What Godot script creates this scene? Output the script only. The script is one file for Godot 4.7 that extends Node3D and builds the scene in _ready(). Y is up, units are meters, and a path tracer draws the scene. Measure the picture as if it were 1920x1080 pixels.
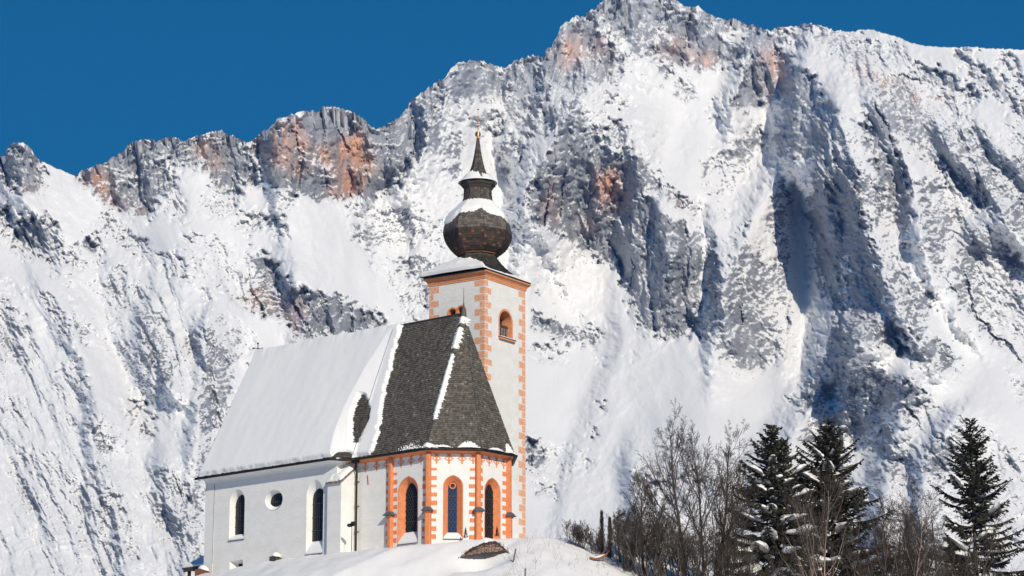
extends Node3D
# A small alpine church on a snowy knoll below a snow-and-rock mountain wall, seen from the valley meadow.

const EYE := Vector3(0, 1.6, 0)
const LENS := 5000.0                       # focal length in pixels of the 1920-wide frame
const PITCH := 0.22606830                  # the camera looks 12.95 degrees up
const RIDGE_TURN := -0.7155850             # the nave axis runs 41 degrees out of the picture plane
const CHURCH := Vector3(-5.99, 26.5, -190.0)

var rng := RandomNumberGenerator.new()
var taken := {}
var mats := {}

func _ready() -> void:
	rng.seed = 4711
	make_camera_and_light()
	make_materials()
	make_mountain()
	make_hill()
	make_church()
	make_roof_snow()
	make_trees()
	make_small_things()

# ---------------------------------------------------------------- camera, sky, sun

func make_camera_and_light() -> void:
	var cam := Camera3D.new()
	cam.name = "camera"
	cam.position = EYE
	cam.rotation = Vector3(PITCH, 0, 0)
	cam.fov = rad_to_deg(2.0 * atan(540.0 / LENS))
	cam.near = 0.5
	cam.far = 30000.0
	add_child(cam)
	cam.current = true

	var sky_mat := ProceduralSkyMaterial.new()
	sky_mat.sky_top_color = Color(0.0022, 0.064, 0.190).linear_to_srgb()
	sky_mat.sky_horizon_color = Color(0.0140, 0.212, 0.486).linear_to_srgb()
	sky_mat.sky_curve = 0.25
	sky_mat.ground_bottom_color = Color(0.16, 0.19, 0.23).linear_to_srgb()
	sky_mat.ground_horizon_color = Color(0.18, 0.22, 0.27).linear_to_srgb()
	sky_mat.sun_angle_max = 1.0
	var sky := Sky.new()
	sky.sky_material = sky_mat
	var env := Environment.new()
	env.background_mode = Environment.BG_SKY
	env.sky = sky
	env.tonemap_mode = Environment.TONE_MAPPER_LINEAR
	env.tonemap_exposure = 1.0
	env.sdfgi_enabled = true
	env.ssao_enabled = true
	env.ssil_enabled = true
	env.fog_enabled = true
	env.fog_density = 0.000045
	env.fog_light_color = Color(0.34, 0.62, 1.0)
	var we := WorldEnvironment.new()
	we.name = "world_environment"
	we.environment = env
	add_child(we)

	var sun := DirectionalLight3D.new()
	sun.name = "sun"
	sun.light_color = Color(1.0, 0.958, 0.888)
	sun.light_energy = 1.32
	sun.light_angular_distance = 0.5
	sun.shadow_enabled = true
	var az := deg_to_rad(21.0)
	var el := deg_to_rad(28.0)
	var towards := Vector3(sin(az) * cos(el), sin(el), cos(az) * cos(el))
	sun.look_at_from_position(Vector3.ZERO, -towards, Vector3.UP)
	add_child(sun)

# ---------------------------------------------------------------- helpers

func numbered(called: String) -> String:
	var n: int = taken.get(called, 0)
	taken[called] = n + 1
	return called if n == 0 else "%s_%03d" % [called, n]

func tag(o: Node, label: String, category: String, group := "", kind := "") -> void:
	o.set_meta("label", label)
	o.set_meta("category", category)
	if group != "":
		o.set_meta("group", group)
	if kind != "":
		o.set_meta("kind", kind)

func thing(called: String, label: String, category: String, at := Vector3.ZERO, turn := 0.0, group := "") -> Node3D:
	var o := Node3D.new()
	o.name = numbered(called)
	o.position = at
	o.rotation.y = turn
	tag(o, label, category, group)
	add_child(o, true)
	return o

func put(called: String, mesh: Mesh, mat: Material, parent: Node = null) -> MeshInstance3D:
	var o := MeshInstance3D.new()
	o.mesh = mesh
	o.material_override = mat
	if parent == null:
		o.name = numbered(called)
		add_child(o, true)
	else:
		o.name = called
		var k := 0
		while parent.has_node(NodePath(String(o.name))):
			k += 1
			o.name = "%s_%03d" % [called, k]
		parent.add_child(o, true)
	return o

# collects triangles; front faces run clockwise
class Shape:
	var v := PackedVector3Array()
	var n := PackedVector3Array()
	var c := PackedColorArray()
	var tint := Color(1, 1, 1)
	var tf := Transform3D.IDENTITY

	func tri(p: Vector3, q: Vector3, r: Vector3) -> void:
		p = tf * p
		q = tf * q
		r = tf * r
		var nn := (r - p).cross(q - p)
		if nn.length_squared() < 1e-16:
			return
		nn = nn.normalized()
		v.append(p); v.append(q); v.append(r)
		n.append(nn); n.append(nn); n.append(nn)
		c.append(tint); c.append(tint); c.append(tint)

	func tri_smooth(p: Vector3, q: Vector3, r: Vector3, a: Vector3, b: Vector3, d: Vector3) -> void:
		v.append(tf * p); v.append(tf * q); v.append(tf * r)
		n.append(tf.basis * a); n.append(tf.basis * b); n.append(tf.basis * d)
		c.append(tint); c.append(tint); c.append(tint)

	# corners in order round the face, clockwise from outside
	func quad(p: Vector3, q: Vector3, r: Vector3, s: Vector3) -> void:
		tri(p, q, r)
		tri(p, r, s)

	# a box given by its centre, half sizes and axes, edges chamfered when asked
	func box(at: Vector3, half: Vector3, basis := Basis.IDENTITY) -> void:
		var x := basis.x * half.x
		var y := basis.y * half.y
		var z := basis.z * half.z
		quad(at - x - y + z, at - x + y + z, at + x + y + z, at + x - y + z)
		quad(at + x - y - z, at + x + y - z, at - x + y - z, at - x - y - z)
		quad(at + x - y + z, at + x + y + z, at + x + y - z, at + x - y - z)
		quad(at - x - y - z, at - x + y - z, at - x + y + z, at - x - y + z)
		quad(at - x + y + z, at - x + y - z, at + x + y - z, at + x + y + z)
		quad(at - x - y - z, at - x - y + z, at + x - y + z, at + x - y - z)

	func bar(a: Vector3, b: Vector3, w: float, h: float, up := Vector3.UP) -> void:
		var z := (b - a).normalized()
		var x := up.cross(z)
		x = Vector3(1, 0, 0) if x.length() < 1e-4 else x.normalized()
		var y := z.cross(x)
		box((a + b) * 0.5, Vector3(w * 0.5, h * 0.5, (b - a).length() * 0.5), Basis(x, y, z))

	# a round tube along points with a radius at each
	func tube(pts: PackedVector3Array, rad: PackedFloat32Array, sides: int) -> void:
		var m := pts.size()
		var ring := PackedVector3Array()
		var nor := PackedVector3Array()
		for i in m:
			var d := (pts[mini(i + 1, m - 1)] - pts[maxi(i - 1, 0)]).normalized()
			var x := d.cross(Vector3(0.31, 0.2, 0.93))
			x = d.cross(Vector3.UP).normalized() if x.length() < 0.05 else x.normalized()
			var y := d.cross(x)
			for k in sides:
				var a := TAU * k / sides
				var o := x * cos(a) + y * sin(a)
				ring.append(pts[i] + o * rad[i])
				nor.append(o)
		for i in m - 1:
			for k in sides:
				var k2 := (k + 1) % sides
				var a := i * sides + k
				var b := i * sides + k2
				var d := a + sides
				var e := b + sides
				tri_smooth(ring[a], ring[d], ring[b], nor[a], nor[d], nor[b])
				tri_smooth(ring[b], ring[d], ring[e], nor[b], nor[d], nor[e])

	# flat polygon in the plane at + x*ex + y*ey, thick along the normal
	func plate(poly: PackedVector2Array, at: Vector3, ex: Vector3, ey: Vector3, en: Vector3, thick: float) -> void:
		var idx := Geometry2D.triangulate_polygon(poly)
		for k in range(0, idx.size(), 3):
			var a := poly[idx[k]]
			var b := poly[idx[k + 1]]
			var d := poly[idx[k + 2]]
			var pa := at + ex * a.x + ey * a.y + en * thick
			var pb := at + ex * b.x + ey * b.y + en * thick
			var pd := at + ex * d.x + ey * d.y + en * thick
			if ((pd - pa).cross(pb - pa)).dot(en) > 0.0:
				tri(pa, pb, pd)
			else:
				tri(pa, pd, pb)
		var m := poly.size()
		for k in m:
			var a := poly[k]
			var b := poly[(k + 1) % m]
			var p := at + ex * a.x + ey * a.y
			var q := at + ex * b.x + ey * b.y
			quad(p, q, q + en * thick, p + en * thick)

	func mesh() -> ArrayMesh:
		var arr := []
		arr.resize(Mesh.ARRAY_MAX)
		arr[Mesh.ARRAY_VERTEX] = v
		arr[Mesh.ARRAY_NORMAL] = n
		arr[Mesh.ARRAY_COLOR] = c
		var m := ArrayMesh.new()
		m.add_surface_from_arrays(Mesh.PRIMITIVE_TRIANGLES, arr)
		return m

func noise(seed_: int, freq: float, oct := 4, kind := FastNoiseLite.TYPE_SIMPLEX_SMOOTH, fract := FastNoiseLite.FRACTAL_FBM) -> FastNoiseLite:
	var f := FastNoiseLite.new()
	f.seed = seed_
	f.frequency = freq
	f.noise_type = kind
	f.fractal_type = fract
	f.fractal_octaves = oct
	return f

# ---------------------------------------------------------------- materials

func plain(lin: Color, rough: float, metal := 0.0) -> StandardMaterial3D:
	var m := StandardMaterial3D.new()
	m.albedo_color = lin.linear_to_srgb()
	m.roughness = rough
	m.metallic = metal
	return m

func tinted(rough: float) -> StandardMaterial3D:
	var m := StandardMaterial3D.new()
	m.albedo_color = Color.WHITE
	m.vertex_color_use_as_albedo = true
	m.roughness = rough
	return m

# a seamless two-colour noise picture, and one as a normal map
func cloudy(seed_: int, freq: float, a: Color, b: Color, size := 512, lo := 0.25, hi := 0.75, oct := 5) -> ImageTexture:
	var src := noise(seed_, freq, oct).get_seamless_image(size, size)
	var img := Image.create(size, size, false, Image.FORMAT_RGB8)
	for y in size:
		for x in size:
			var t := smoothstep(lo, hi, src.get_pixel(x, y).r)
			img.set_pixel(x, y, a.lerp(b, t).linear_to_srgb())
	img.generate_mipmaps()
	return ImageTexture.create_from_image(img)

func bumps(seed_: int, freq: float, strength: float, size := 512, oct := 5) -> ImageTexture:
	var src := noise(seed_, freq, oct).get_seamless_image(size, size)
	src.convert(Image.FORMAT_RGBA8)
	src.bump_map_to_normal_map(strength)
	src.generate_mipmaps()
	return ImageTexture.create_from_image(src)

func over_world(m: StandardMaterial3D, tex: Texture2D, normal: Texture2D, metres: float, depth := 1.0) -> StandardMaterial3D:
	if tex != null:
		m.albedo_texture = tex
	if normal != null:
		m.normal_enabled = true
		m.normal_texture = normal
		m.normal_scale = depth
	m.uv1_triplanar = true
	m.uv1_world_triplanar = true
	m.uv1_scale = Vector3.ONE / metres
	return m

func make_materials() -> void:
	var rough_n := bumps(11, 0.02, 6.0)
	var snow_n := bumps(12, 0.008, 5.0)
	mats.rock_snow = tinted(0.85)
	mats.snow = over_world(plain(Color(0.87, 0.868, 0.865), 0.62), null, snow_n, 5.0, 0.55)
	mats.snow_small = plain(Color(0.87, 0.868, 0.865), 0.6)
	mats.valley = over_world(plain(Color.WHITE, 0.8), cloudy(20, 0.012, Color(0.07, 0.075, 0.06), Color(0.78, 0.79, 0.81), 512, 0.40, 0.62), null, 2600.0)
	mats.plaster = over_world(plain(Color.WHITE, 0.9), cloudy(21, 0.006, Color(0.775, 0.765, 0.735), Color(0.83, 0.82, 0.795), 512, 0.2, 0.8), rough_n, 3.0, 0.5)
	mats.orange = over_world(plain(Color.WHITE, 0.85), cloudy(22, 0.01, Color(0.66, 0.225, 0.092), Color(0.76, 0.275, 0.118)), rough_n, 2.0, 0.3)
	mats.faded = over_world(plain(Color.WHITE, 0.88), cloudy(23, 0.03, Color(0.78, 0.33, 0.155), Color(0.80, 0.66, 0.56), 512, 0.46, 0.78), rough_n, 2.3, 0.3)
	mats.cornice = over_world(plain(Color.WHITE, 0.88), cloudy(24, 0.02, Color(0.74, 0.275, 0.115), Color(0.76, 0.40, 0.22), 256, 0.45, 0.8), rough_n, 1.6, 0.3)
	mats.shingle = tinted(0.8)
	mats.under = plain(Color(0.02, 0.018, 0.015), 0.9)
	mats.dark_metal = plain(Color(0.018, 0.016, 0.013), 0.55, 0.4)
	mats.iron = plain(Color(0.03, 0.027, 0.024), 0.6, 0.3)
	mats.lead = plain(Color(0.10, 0.09, 0.075), 0.6, 0.3)
	mats.wood_dark = over_world(plain(Color.WHITE, 0.85), cloudy(25, 0.02, Color(0.035, 0.025, 0.018), Color(0.09, 0.065, 0.05), 256), rough_n, 0.9, 0.5)
	mats.wood_grey = over_world(plain(Color.WHITE, 0.85), cloudy(26, 0.03, Color(0.12, 0.10, 0.09), Color(0.26, 0.23, 0.21), 256), rough_n, 0.7, 0.5)
	mats.copper = plain(Color(0.72, 0.30, 0.16), 0.3, 0.9)
	mats.glass = plain(Color(0.012, 0.011, 0.010), 0.18)
	mats.blue_glass = plain(Color(0.010, 0.040, 0.105), 0.2)
	mats.slate = plain(Color(0.085, 0.10, 0.12), 0.7)
	mats.stone = over_world(plain(Color.WHITE, 0.9), cloudy(27, 0.02, Color(0.09, 0.075, 0.06), Color(0.42, 0.27, 0.215), 512, 0.35, 0.7), rough_n, 1.5, 1.0)
	mats.bark = over_world(plain(Color.WHITE, 0.9), cloudy(28, 0.03, Color(0.040, 0.032, 0.025), Color(0.125, 0.100, 0.080), 256), null, 0.8)
	mats.birch = over_world(plain(Color.WHITE, 0.9), cloudy(29, 0.03, Color(0.10, 0.06, 0.045), Color(0.42, 0.33, 0.28), 256, 0.3, 0.6), null, 0.8)
	mats.needles = tinted(0.85)
	mats.straw = plain(Color(0.30, 0.21, 0.12), 0.9)
	mats.rust = over_world(plain(Color.WHITE, 0.85), cloudy(30, 0.03, Color(0.20, 0.075, 0.03), Color(0.33, 0.13, 0.055), 256), null, 0.6)

# ---------------------------------------------------------------- mountain
# The wall is surveyed as bearings and elevations (in pixels of the 1920 x 1080 frame) with a distance in metres for each;
# coarse rasters of 4 px hold where rock shows, where it is rusty and how far ribs stand out of the slope.

const CELL := 4.0
const MX0 := -200.0
const MY0 := -80.0
const MW := 581
const MH := 316
var rock := PackedFloat32Array()
var rust := PackedFloat32Array()
var relief := PackedFloat32Array()
var depth0 := PackedFloat32Array()

const RIB_P: Array[float] = [128.0, 57.0, 25.0, 11.5]
const RIB_A: Array[float] = [38.0, 22.0, 8.0, 2.6]
const RIB_F: Array[float] = [0.55, 0.9, 1.7, 3.2]

func ray(px: float, py: float) -> Vector3:
	var cp := cos(PITCH)
	var sp := sin(PITCH)
	var y := (540.0 - py) / LENS
	return Vector3((px - 960.0) / LENS, sp + y * cp, -cp + y * sp)

func area(r: PackedFloat32Array, val: float, p: Array, cover := false) -> void:
	var poly := PackedVector2Array()
	var lo := Vector2(1e9, 1e9)
	var hi := Vector2(-1e9, -1e9)
	for k in range(0, p.size(), 2):
		var q := Vector2(p[k], p[k + 1])
		poly.append(q)
		lo = lo.min(q)
		hi = hi.max(q)
	for j in range(maxi(0, int((lo.y - MY0) / CELL)), mini(MH - 1, int((hi.y - MY0) / CELL) + 1)):
		for i in range(maxi(0, int((lo.x - MX0) / CELL)), mini(MW - 1, int((hi.x - MX0) / CELL) + 1)):
			if Geometry2D.is_point_in_polygon(Vector2(MX0 + i * CELL, MY0 + j * CELL), poly):
				var at := j * MW + i
				r[at] = val if cover else maxf(r[at], val)

# a rib (or, with a negative height, a gully) along a line: height in metres, reach to its left and right in pixels
func rib(height: float, wl: float, wr: float, p: Array, fade := 0.0) -> void:
	var reach := maxf(wl, wr)
	var m := p.size() / 2 - 1
	var lo := Vector2(1e9, 1e9)
	var hi := Vector2(-1e9, -1e9)
	var q := PackedVector2Array()
	for k in m + 1:
		q.append(Vector2(p[2 * k], p[2 * k + 1]))
		lo = lo.min(q[k])
		hi = hi.max(q[k])
	for j in range(maxi(0, int((lo.y - reach - MY0) / CELL)), mini(MH - 1, int((hi.y + reach - MY0) / CELL) + 1)):
		for i in range(maxi(0, int((lo.x - reach - MX0) / CELL)), mini(MW - 1, int((hi.x + reach - MX0) / CELL) + 1)):
			var at := Vector2(MX0 + i * CELL, MY0 + j * CELL)
			var best := 0.0
			for k in m:
				var a := q[k]
				var d := q[k + 1] - a
				var t := clampf((at - a).dot(d) / d.length_squared(), 0.0, 1.0)
				var off := at - (a + d * t)
				var side := d.x * off.y - d.y * off.x       # > 0: to the left on the picture of a line that runs down
				var w := wl if side > 0.0 else wr
				var s := 1.0 - off.length() / w
				if s > 0.0:
					s = s * (0.45 + 0.55 * s)
					var along := (k + t) / m
					s *= 1.0 - fade * along
					best = maxf(best, s)
			if best > 0.0:
				relief[j * MW + i] += height * best

func blur(r: PackedFloat32Array, rx: int, ry: int) -> PackedFloat32Array:
	var a := r.duplicate()
	var b := r.duplicate()
	for rep in 2:
		for j in MH:
			var o := j * MW
			var s := a[o] * (rx + 1)
			for i in rx:
				s += a[o + mini(i + 1, MW - 1)]
			for i in MW:
				b[o + i] = s / (2 * rx + 1)
				s += a[o + mini(i + rx + 1, MW - 1)] - a[o + maxi(i - rx, 0)]
		for i in MW:
			var s := b[i] * (ry + 1)
			for j in ry:
				s += b[mini(j + 1, MH - 1) * MW + i]
			for j in MH:
				a[j * MW + i] = s / (2 * ry + 1)
				s += b[mini(j + ry + 1, MH - 1) * MW + i] - b[maxi(j - ry, 0) * MW + i]
	return a

func pick(r: PackedFloat32Array, px: float, py: float) -> float:
	var x := clampf((px - MX0) / CELL, 0.0, MW - 1.01)
	var y := clampf((py - MY0) / CELL, 0.0, MH - 1.01)
	var i := int(x)
	var j := int(y)
	x -= i
	y -= j
	var at := j * MW + i
	return lerpf(lerpf(r[at], r[at + 1], x), lerpf(r[at + MW], r[at + MW + 1], x), y)

func skyline(crest: Array, px: float) -> float:
	for k in range(2, crest.size(), 2):
		if px <= crest[k]:
			return lerpf(crest[k - 1], crest[k + 1], clampf((px - crest[k - 2]) / (crest[k] - crest[k - 2]), 0.0, 1.0))
	return crest[crest.size() - 1]

func crest_line() -> Array:
	var c := [-1150, 560, -700, 420, -420, 400, -200, 345, -90, 300, 0, 292, 8, 295, 12, 280, 22, 270, 35, 267, 48, 270, 60, 280, 70, 298, 85, 305, 105, 315, 125, 322, 145, 332]
	c += [150, 320, 165, 316, 190, 308, 215, 293, 235, 282, 240, 270, 262, 262, 280, 261, 295, 265, 310, 258, 330, 256, 345, 265, 360, 257, 385, 250, 410, 244, 430, 252, 452, 262, 462, 268]
	c += [470, 265, 490, 248, 505, 242, 515, 232, 520, 222, 540, 216, 565, 208, 585, 208, 597, 210, 602, 201, 620, 198, 650, 205, 668, 213, 690, 230, 705, 242]
	c += [720, 236, 740, 225, 752, 217, 765, 200, 770, 188, 790, 175, 815, 155, 838, 141, 845, 128, 860, 116, 890, 112, 905, 114, 925, 122, 947, 127]
	c += [960, 118, 985, 106, 1010, 103, 1018, 110, 1025, 92, 1035, 85, 1042, 70, 1052, 48, 1065, 40, 1080, 28, 1095, 33, 1105, 20, 1115, 17, 1125, 5, 1150, -15, 1180, -32, 1215, -26, 1250, -12, 1270, 2]
	c += [1285, 12, 1310, 11, 1330, 28, 1345, 30, 1355, 36, 1380, 36, 1400, 45, 1425, 52, 1443, 58, 1455, 52, 1465, 49, 1490, 49, 1505, 46, 1518, 42, 1540, 48, 1560, 55]
	c += [1595, 60, 1615, 55, 1635, 55, 1660, 63, 1690, 70, 1700, 78, 1730, 85, 1760, 88, 1830, 88, 1850, 90, 1920, 93, 2000, 110, 2130, 160, 2350, 190, 2600, 330, 3060, 470]
	return c

func survey_rock() -> void:
	# left ridge and its walls
	area(rock, 0.95, [0, 300, 8, 294, 20, 268, 62, 278, 72, 305, 88, 345, 75, 356, 50, 364, 24, 352, 12, 340])
	area(rock, 0.95, [-200, 340, -60, 290, 0, 290, 8, 330, -40, 360, -200, 400])
	area(rock, 0.9, [148, 325, 240, 268, 282, 260, 330, 254, 346, 266, 410, 243, 452, 264, 496, 345, 460, 348, 400, 330, 372, 308, 330, 312, 300, 350, 270, 412, 245, 395, 225, 400, 190, 375, 160, 345])
	area(rock, 0.15, [296, 300, 316, 296, 335, 330, 350, 352, 330, 352, 310, 330], true)
	area(rock, 0.62, [215, 318, 262, 330, 268, 345, 230, 345, 212, 335], true)
	area(rock, 0.75, [258, 398, 290, 345, 318, 318, 334, 340, 322, 360, 300, 368, 290, 395, 270, 415])
	area(rock, 0.75, [395, 345, 418, 308, 442, 335, 457, 352, 456, 364, 425, 364])
	area(rock, 0.98, [465, 268, 515, 233, 602, 199, 662, 210, 706, 243, 746, 300, 735, 328, 720, 348, 690, 368, 640, 378, 612, 376, 540, 358, 505, 350, 490, 310])
	area(rock, 0.5, [560, 300, 600, 290, 640, 330, 600, 335, 570, 320], true)
	area(rust, 0.9, [150, 322, 190, 310, 215, 380, 250, 398, 245, 405, 190, 378])
	area(rust, 1.0, [596, 282, 640, 265, 665, 240, 690, 280, 700, 330, 660, 372, 615, 360, 640, 330, 610, 310])
	area(rust, 0.55, [470, 268, 520, 222, 560, 215, 590, 280, 590, 330, 540, 330, 500, 300])
	area(rust, 0.5, [360, 262, 400, 250, 420, 310, 385, 325])
	area(rust, 0.4, [260, 385, 275, 372, 285, 395, 268, 412])
	area(rust, 0.6, [40, 352, 72, 350, 66, 362, 45, 362])
	# outcrops on the left snow slopes
	for q in [[0, 385, 18, 392, 26, 412, 10, 440, 0, 445], [14, 450, 40, 408, 62, 404, 78, 432, 60, 478, 34, 478], [62, 440, 84, 402, 106, 428, 112, 465, 90, 486, 68, 470], [148, 462, 160, 443, 196, 456, 188, 470, 152, 474]]:
		area(rock, 0.72, q)
	area(rock, 0.92, [150, 462, 160, 445, 196, 457, 188, 470, 152, 474])
	for q in [[176, 420, 205, 400, 232, 432, 272, 452, 282, 478, 250, 474, 205, 445, 180, 438], [90, 478, 100, 462, 112, 492, 106, 520, 94, 500], [122, 478, 140, 468, 146, 505, 134, 518], [152, 484, 166, 500, 160, 512, 152, 500], [176, 490, 192, 480, 194, 500, 182, 505], [212, 500, 232, 490, 240, 520, 222, 530]]:
		area(rock, 0.62, q)
	for q in [[305, 380, 330, 358, 352, 392, 345, 415, 320, 408], [370, 380, 420, 362, 448, 388, 430, 402, 385, 400], [520, 360, 545, 352, 560, 380, 535, 395], [436, 420, 470, 400, 535, 405, 532, 440, 505, 430, 470, 436], [512, 432, 536, 422, 534, 460, 515, 452]]:
		area(rock, 0.5, q)
	area(rock, 0.32, [-200, 500, -100, 420, 0, 520, 60, 560, 180, 520, 300, 480, 400, 560, 480, 640, 420, 800, 380, 1160, -200, 1160])
	area(rock, 0.16, [0, 560, 90, 560, 130, 640, 60, 600, 20, 640], true)
	area(rock, 0.12, [60, 520, 120, 540, 230, 700, 300, 860, 280, 880, 160, 700, 100, 620], true)
	area(rock, 0.12, [160, 660, 210, 700, 330, 800, 372, 880, 300, 870, 220, 770], true)
	area(rock, 0.14, [300, 690, 340, 740, 372, 800, 360, 830, 320, 780], true)
	for q in [[0, 560, 40, 590, 70, 660, 40, 690, 0, 640], [75, 545, 100, 560, 130, 625, 125, 640, 95, 590], [140, 580, 165, 600, 175, 645, 150, 640, 138, 610], [203, 520, 230, 515, 240, 545, 228, 590, 210, 570, 202, 540]]:
		area(rock, 0.56, q)
	area(rock, 0.85, [268, 590, 280, 584, 296, 640, 330, 720, 328, 738, 300, 710, 270, 665, 262, 620])
	area(rock, 0.6, [240, 545, 262, 530, 300, 590, 330, 650, 345, 700, 320, 690, 280, 600])
	area(rock, 0.7, [378, 620, 392, 606, 402, 680, 404, 780, 390, 830, 374, 760, 380, 690])
	area(rock, 0.66, [355, 640, 366, 618, 372, 660, 356, 680])
	area(rock, 0.62, [404, 650, 430, 660, 432, 760, 402, 820, 398, 740])
	area(rock, 0.55, [235, 745, 270, 755, 290, 790, 280, 830, 250, 800])
	area(rock, 0.5, [105, 690, 135, 690, 150, 740, 140, 800, 115, 760])
	area(rock, 0.5, [170, 790, 195, 800, 215, 850, 190, 880, 172, 840])
	area(rock, 0.5, [0, 740, 40, 745, 60, 790, 30, 800, 0, 780])
	area(rock, 0.5, [40, 840, 100, 860, 160, 950, 120, 1010, 60, 960, 20, 900])
	area(rock, 0.62, [300, 880, 372, 930, 376, 1060, 330, 1050, 290, 980, 270, 920])
	area(rock, 0.55, [150, 900, 230, 930, 260, 1040, 200, 1080, 140, 1000])
	area(rock, 0.5, [-200, 560, -60, 600, -20, 800, -100, 900, -200, 800])
	# the diagonal band behind the nave roof
	area(rock, 0.85, [400, 462, 425, 470, 470, 512, 505, 560, 560, 640, 700, 620, 730, 600, 690, 585, 640, 560, 600, 552, 552, 540, 530, 520, 500, 480, 470, 468, 480, 510, 520, 560, 500, 540, 450, 490])
	area(rock, 0.55, [300, 480, 330, 470, 352, 510, 350, 530, 320, 510])
	area(rock, 0.42, [340, 440, 420, 450, 480, 530, 520, 570, 480, 580, 430, 560, 370, 500])
	area(rock, 0.8, [455, 560, 490, 545, 522, 575, 520, 596, 480, 580])
	area(rust, 0.6, [430, 540, 500, 545, 520, 590, 470, 580])
	area(rust, 0.35, [530, 560, 570, 560, 570, 630, 545, 630])
	area(rock, 0.36, [660, 400, 740, 390, 830, 420, 840, 520, 780, 560, 720, 540, 690, 470])
	area(rock, 0.62, [740, 490, 800, 485, 838, 500, 830, 530, 790, 540, 750, 520])
	area(rock, 0.55, [800, 520, 806, 590, 760, 600, 750, 560])
	area(rock, 0.5, [660, 440, 700, 430, 720, 460, 690, 470])
	# middle summits
	area(rock, 0.95, [706, 243, 770, 188, 842, 140, 834, 182, 815, 205, 802, 240, 797, 268, 775, 300, 748, 312, 735, 298])
	area(rock, 0.9, [735, 300, 770, 300, 756, 330, 735, 350, 705, 372, 690, 372, 720, 345])
	area(rock, 0.8, [840, 140, 892, 111, 945, 127, 962, 150, 952, 192, 905, 186, 850, 197, 830, 172])
	area(rock, 0.92, [946, 128, 985, 105, 1018, 108, 1012, 132, 1002, 180, 962, 232, 950, 204, 966, 162])
	area(rock, 0.55, [800, 225, 830, 200, 842, 250, 870, 260, 872, 300, 830, 290, 800, 280])
	area(rock, 0.5, [850, 215, 900, 220, 950, 200, 955, 230, 930, 250, 890, 245])
	area(rock, 0.55, [820, 305, 850, 300, 868, 330, 850, 338, 825, 322])
	area(rock, 0.65, [940, 260, 985, 225, 1030, 220, 1040, 245, 1000, 262, 965, 300, 945, 285])
	# the main summit
	area(rock, 0.86, [1016, 112, 1050, 48, 1130, 0, 1180, -34, 1250, -14, 1285, 10, 1345, 28, 1445, 58, 1480, 76, 1420, 92, 1396, 122, 1340, 126, 1290, 132, 1250, 112, 1200, 104, 1172, 112, 1152, 132, 1112, 150, 1090, 182, 1062, 184, 1040, 165, 1000, 232, 962, 240, 1002, 180])
	area(rock, 0.2, [1118, 30, 1130, 45, 1160, 75, 1190, 100, 1230, 110, 1200, 112, 1160, 100, 1135, 72], true)
	area(rock, 0.25, [1240, 0, 1270, 5, 1390, 78, 1400, 92, 1370, 80, 1300, 40], true)
	area(rock, 0.45, [1165, 70, 1230, 40, 1270, 70, 1260, 95, 1200, 95], true)
	area(rust, 0.8, [1118, 74, 1136, 76, 1138, 112, 1122, 112])
	area(rust, 0.6, [1040, 90, 1080, 60, 1100, 110, 1060, 130])
	area(rust, 0.6, [1220, 80, 1280, 75, 1290, 100, 1240, 105])
	area(rust, 0.7, [1300, 105, 1340, 98, 1340, 126, 1310, 126])
	area(rock, 0.7, [1100, 160, 1130, 120, 1150, 148, 1130, 165])
	area(rock, 0.75, [1145, 148, 1162, 122, 1176, 140, 1160, 158])
	area(rock, 0.7, [1222, 112, 1262, 132, 1256, 148, 1230, 135])
	for q in [[1135, 192, 1148, 178, 1152, 192, 1140, 198], [1165, 205, 1178, 192, 1186, 204, 1172, 212], [1095, 222, 1104, 210, 1112, 236, 1100, 240], [1270, 160, 1290, 145, 1306, 180, 1284, 190], [1330, 200, 1350, 180, 1352, 220, 1335, 240]]:
		area(rock, 0.6, q)
	area(rock, 0.96, [1410, 84, 1450, 74, 1482, 108, 1482, 182, 1442, 192, 1402, 207, 1366, 205, 1388, 165, 1398, 130])
	area(rust, 0.4, [1420, 90, 1470, 90, 1478, 170, 1440, 180])
	area(rock, 0.96, [1480, 132, 1500, 124, 1530, 150, 1542, 200, 1560, 250, 1545, 292, 1520, 300, 1480, 302, 1452, 262, 1475, 200])
	area(rock, 0.72, [1410, 240, 1425, 232, 1434, 275, 1418, 284])
	# the band that runs down to the right below the plateau
	area(rock, 0.72, [1445, 58, 1520, 44, 1562, 58, 1640, 82, 1664, 90, 1690, 74, 1702, 95, 1690, 130, 1760, 170, 1830, 215, 1920, 262, 2130, 380, 2130, 560, 1990, 500, 1860, 402, 1790, 330, 1700, 262, 1640, 182, 1580, 112, 1500, 92])
	area(rock, 0.15, [1505, 55, 1530, 70, 1560, 100, 1540, 108, 1515, 80], true)
	area(rock, 0.25, [1640, 110, 1700, 130, 1690, 150, 1650, 135], true)
	area(rock, 0.2, [1715, 150, 1760, 185, 1830, 250, 1800, 245, 1740, 190], true)
	area(rock, 0.2, [1800, 190, 1880, 240, 1920, 300, 1880, 280, 1820, 225], true)
	area(rust, 0.7, [1590, 115, 1650, 130, 1690, 160, 1640, 170, 1600, 145])
	area(rust, 0.5, [1690, 160, 1790, 180, 1760, 200, 1700, 185])
	for q in [[1785, 95, 1800, 92, 1880, 150, 1920, 200, 1920, 235, 1860, 175, 1810, 130], [1870, 100, 1890, 98, 1920, 150, 1920, 180, 1895, 140], [1700, 120, 1760, 130, 1840, 180, 1830, 195, 1750, 160]]:
		area(rock, 0.75, q)
	# ribs of the right flank
	area(rock, 0.95, [1618, 200, 1634, 182, 1664, 215, 1682, 262, 1702, 330, 1712, 425, 1690, 425, 1662, 372, 1642, 300, 1622, 240])
	area(rock, 0.7, [1660, 210, 1700, 230, 1720, 250, 1700, 255, 1672, 235])
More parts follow.
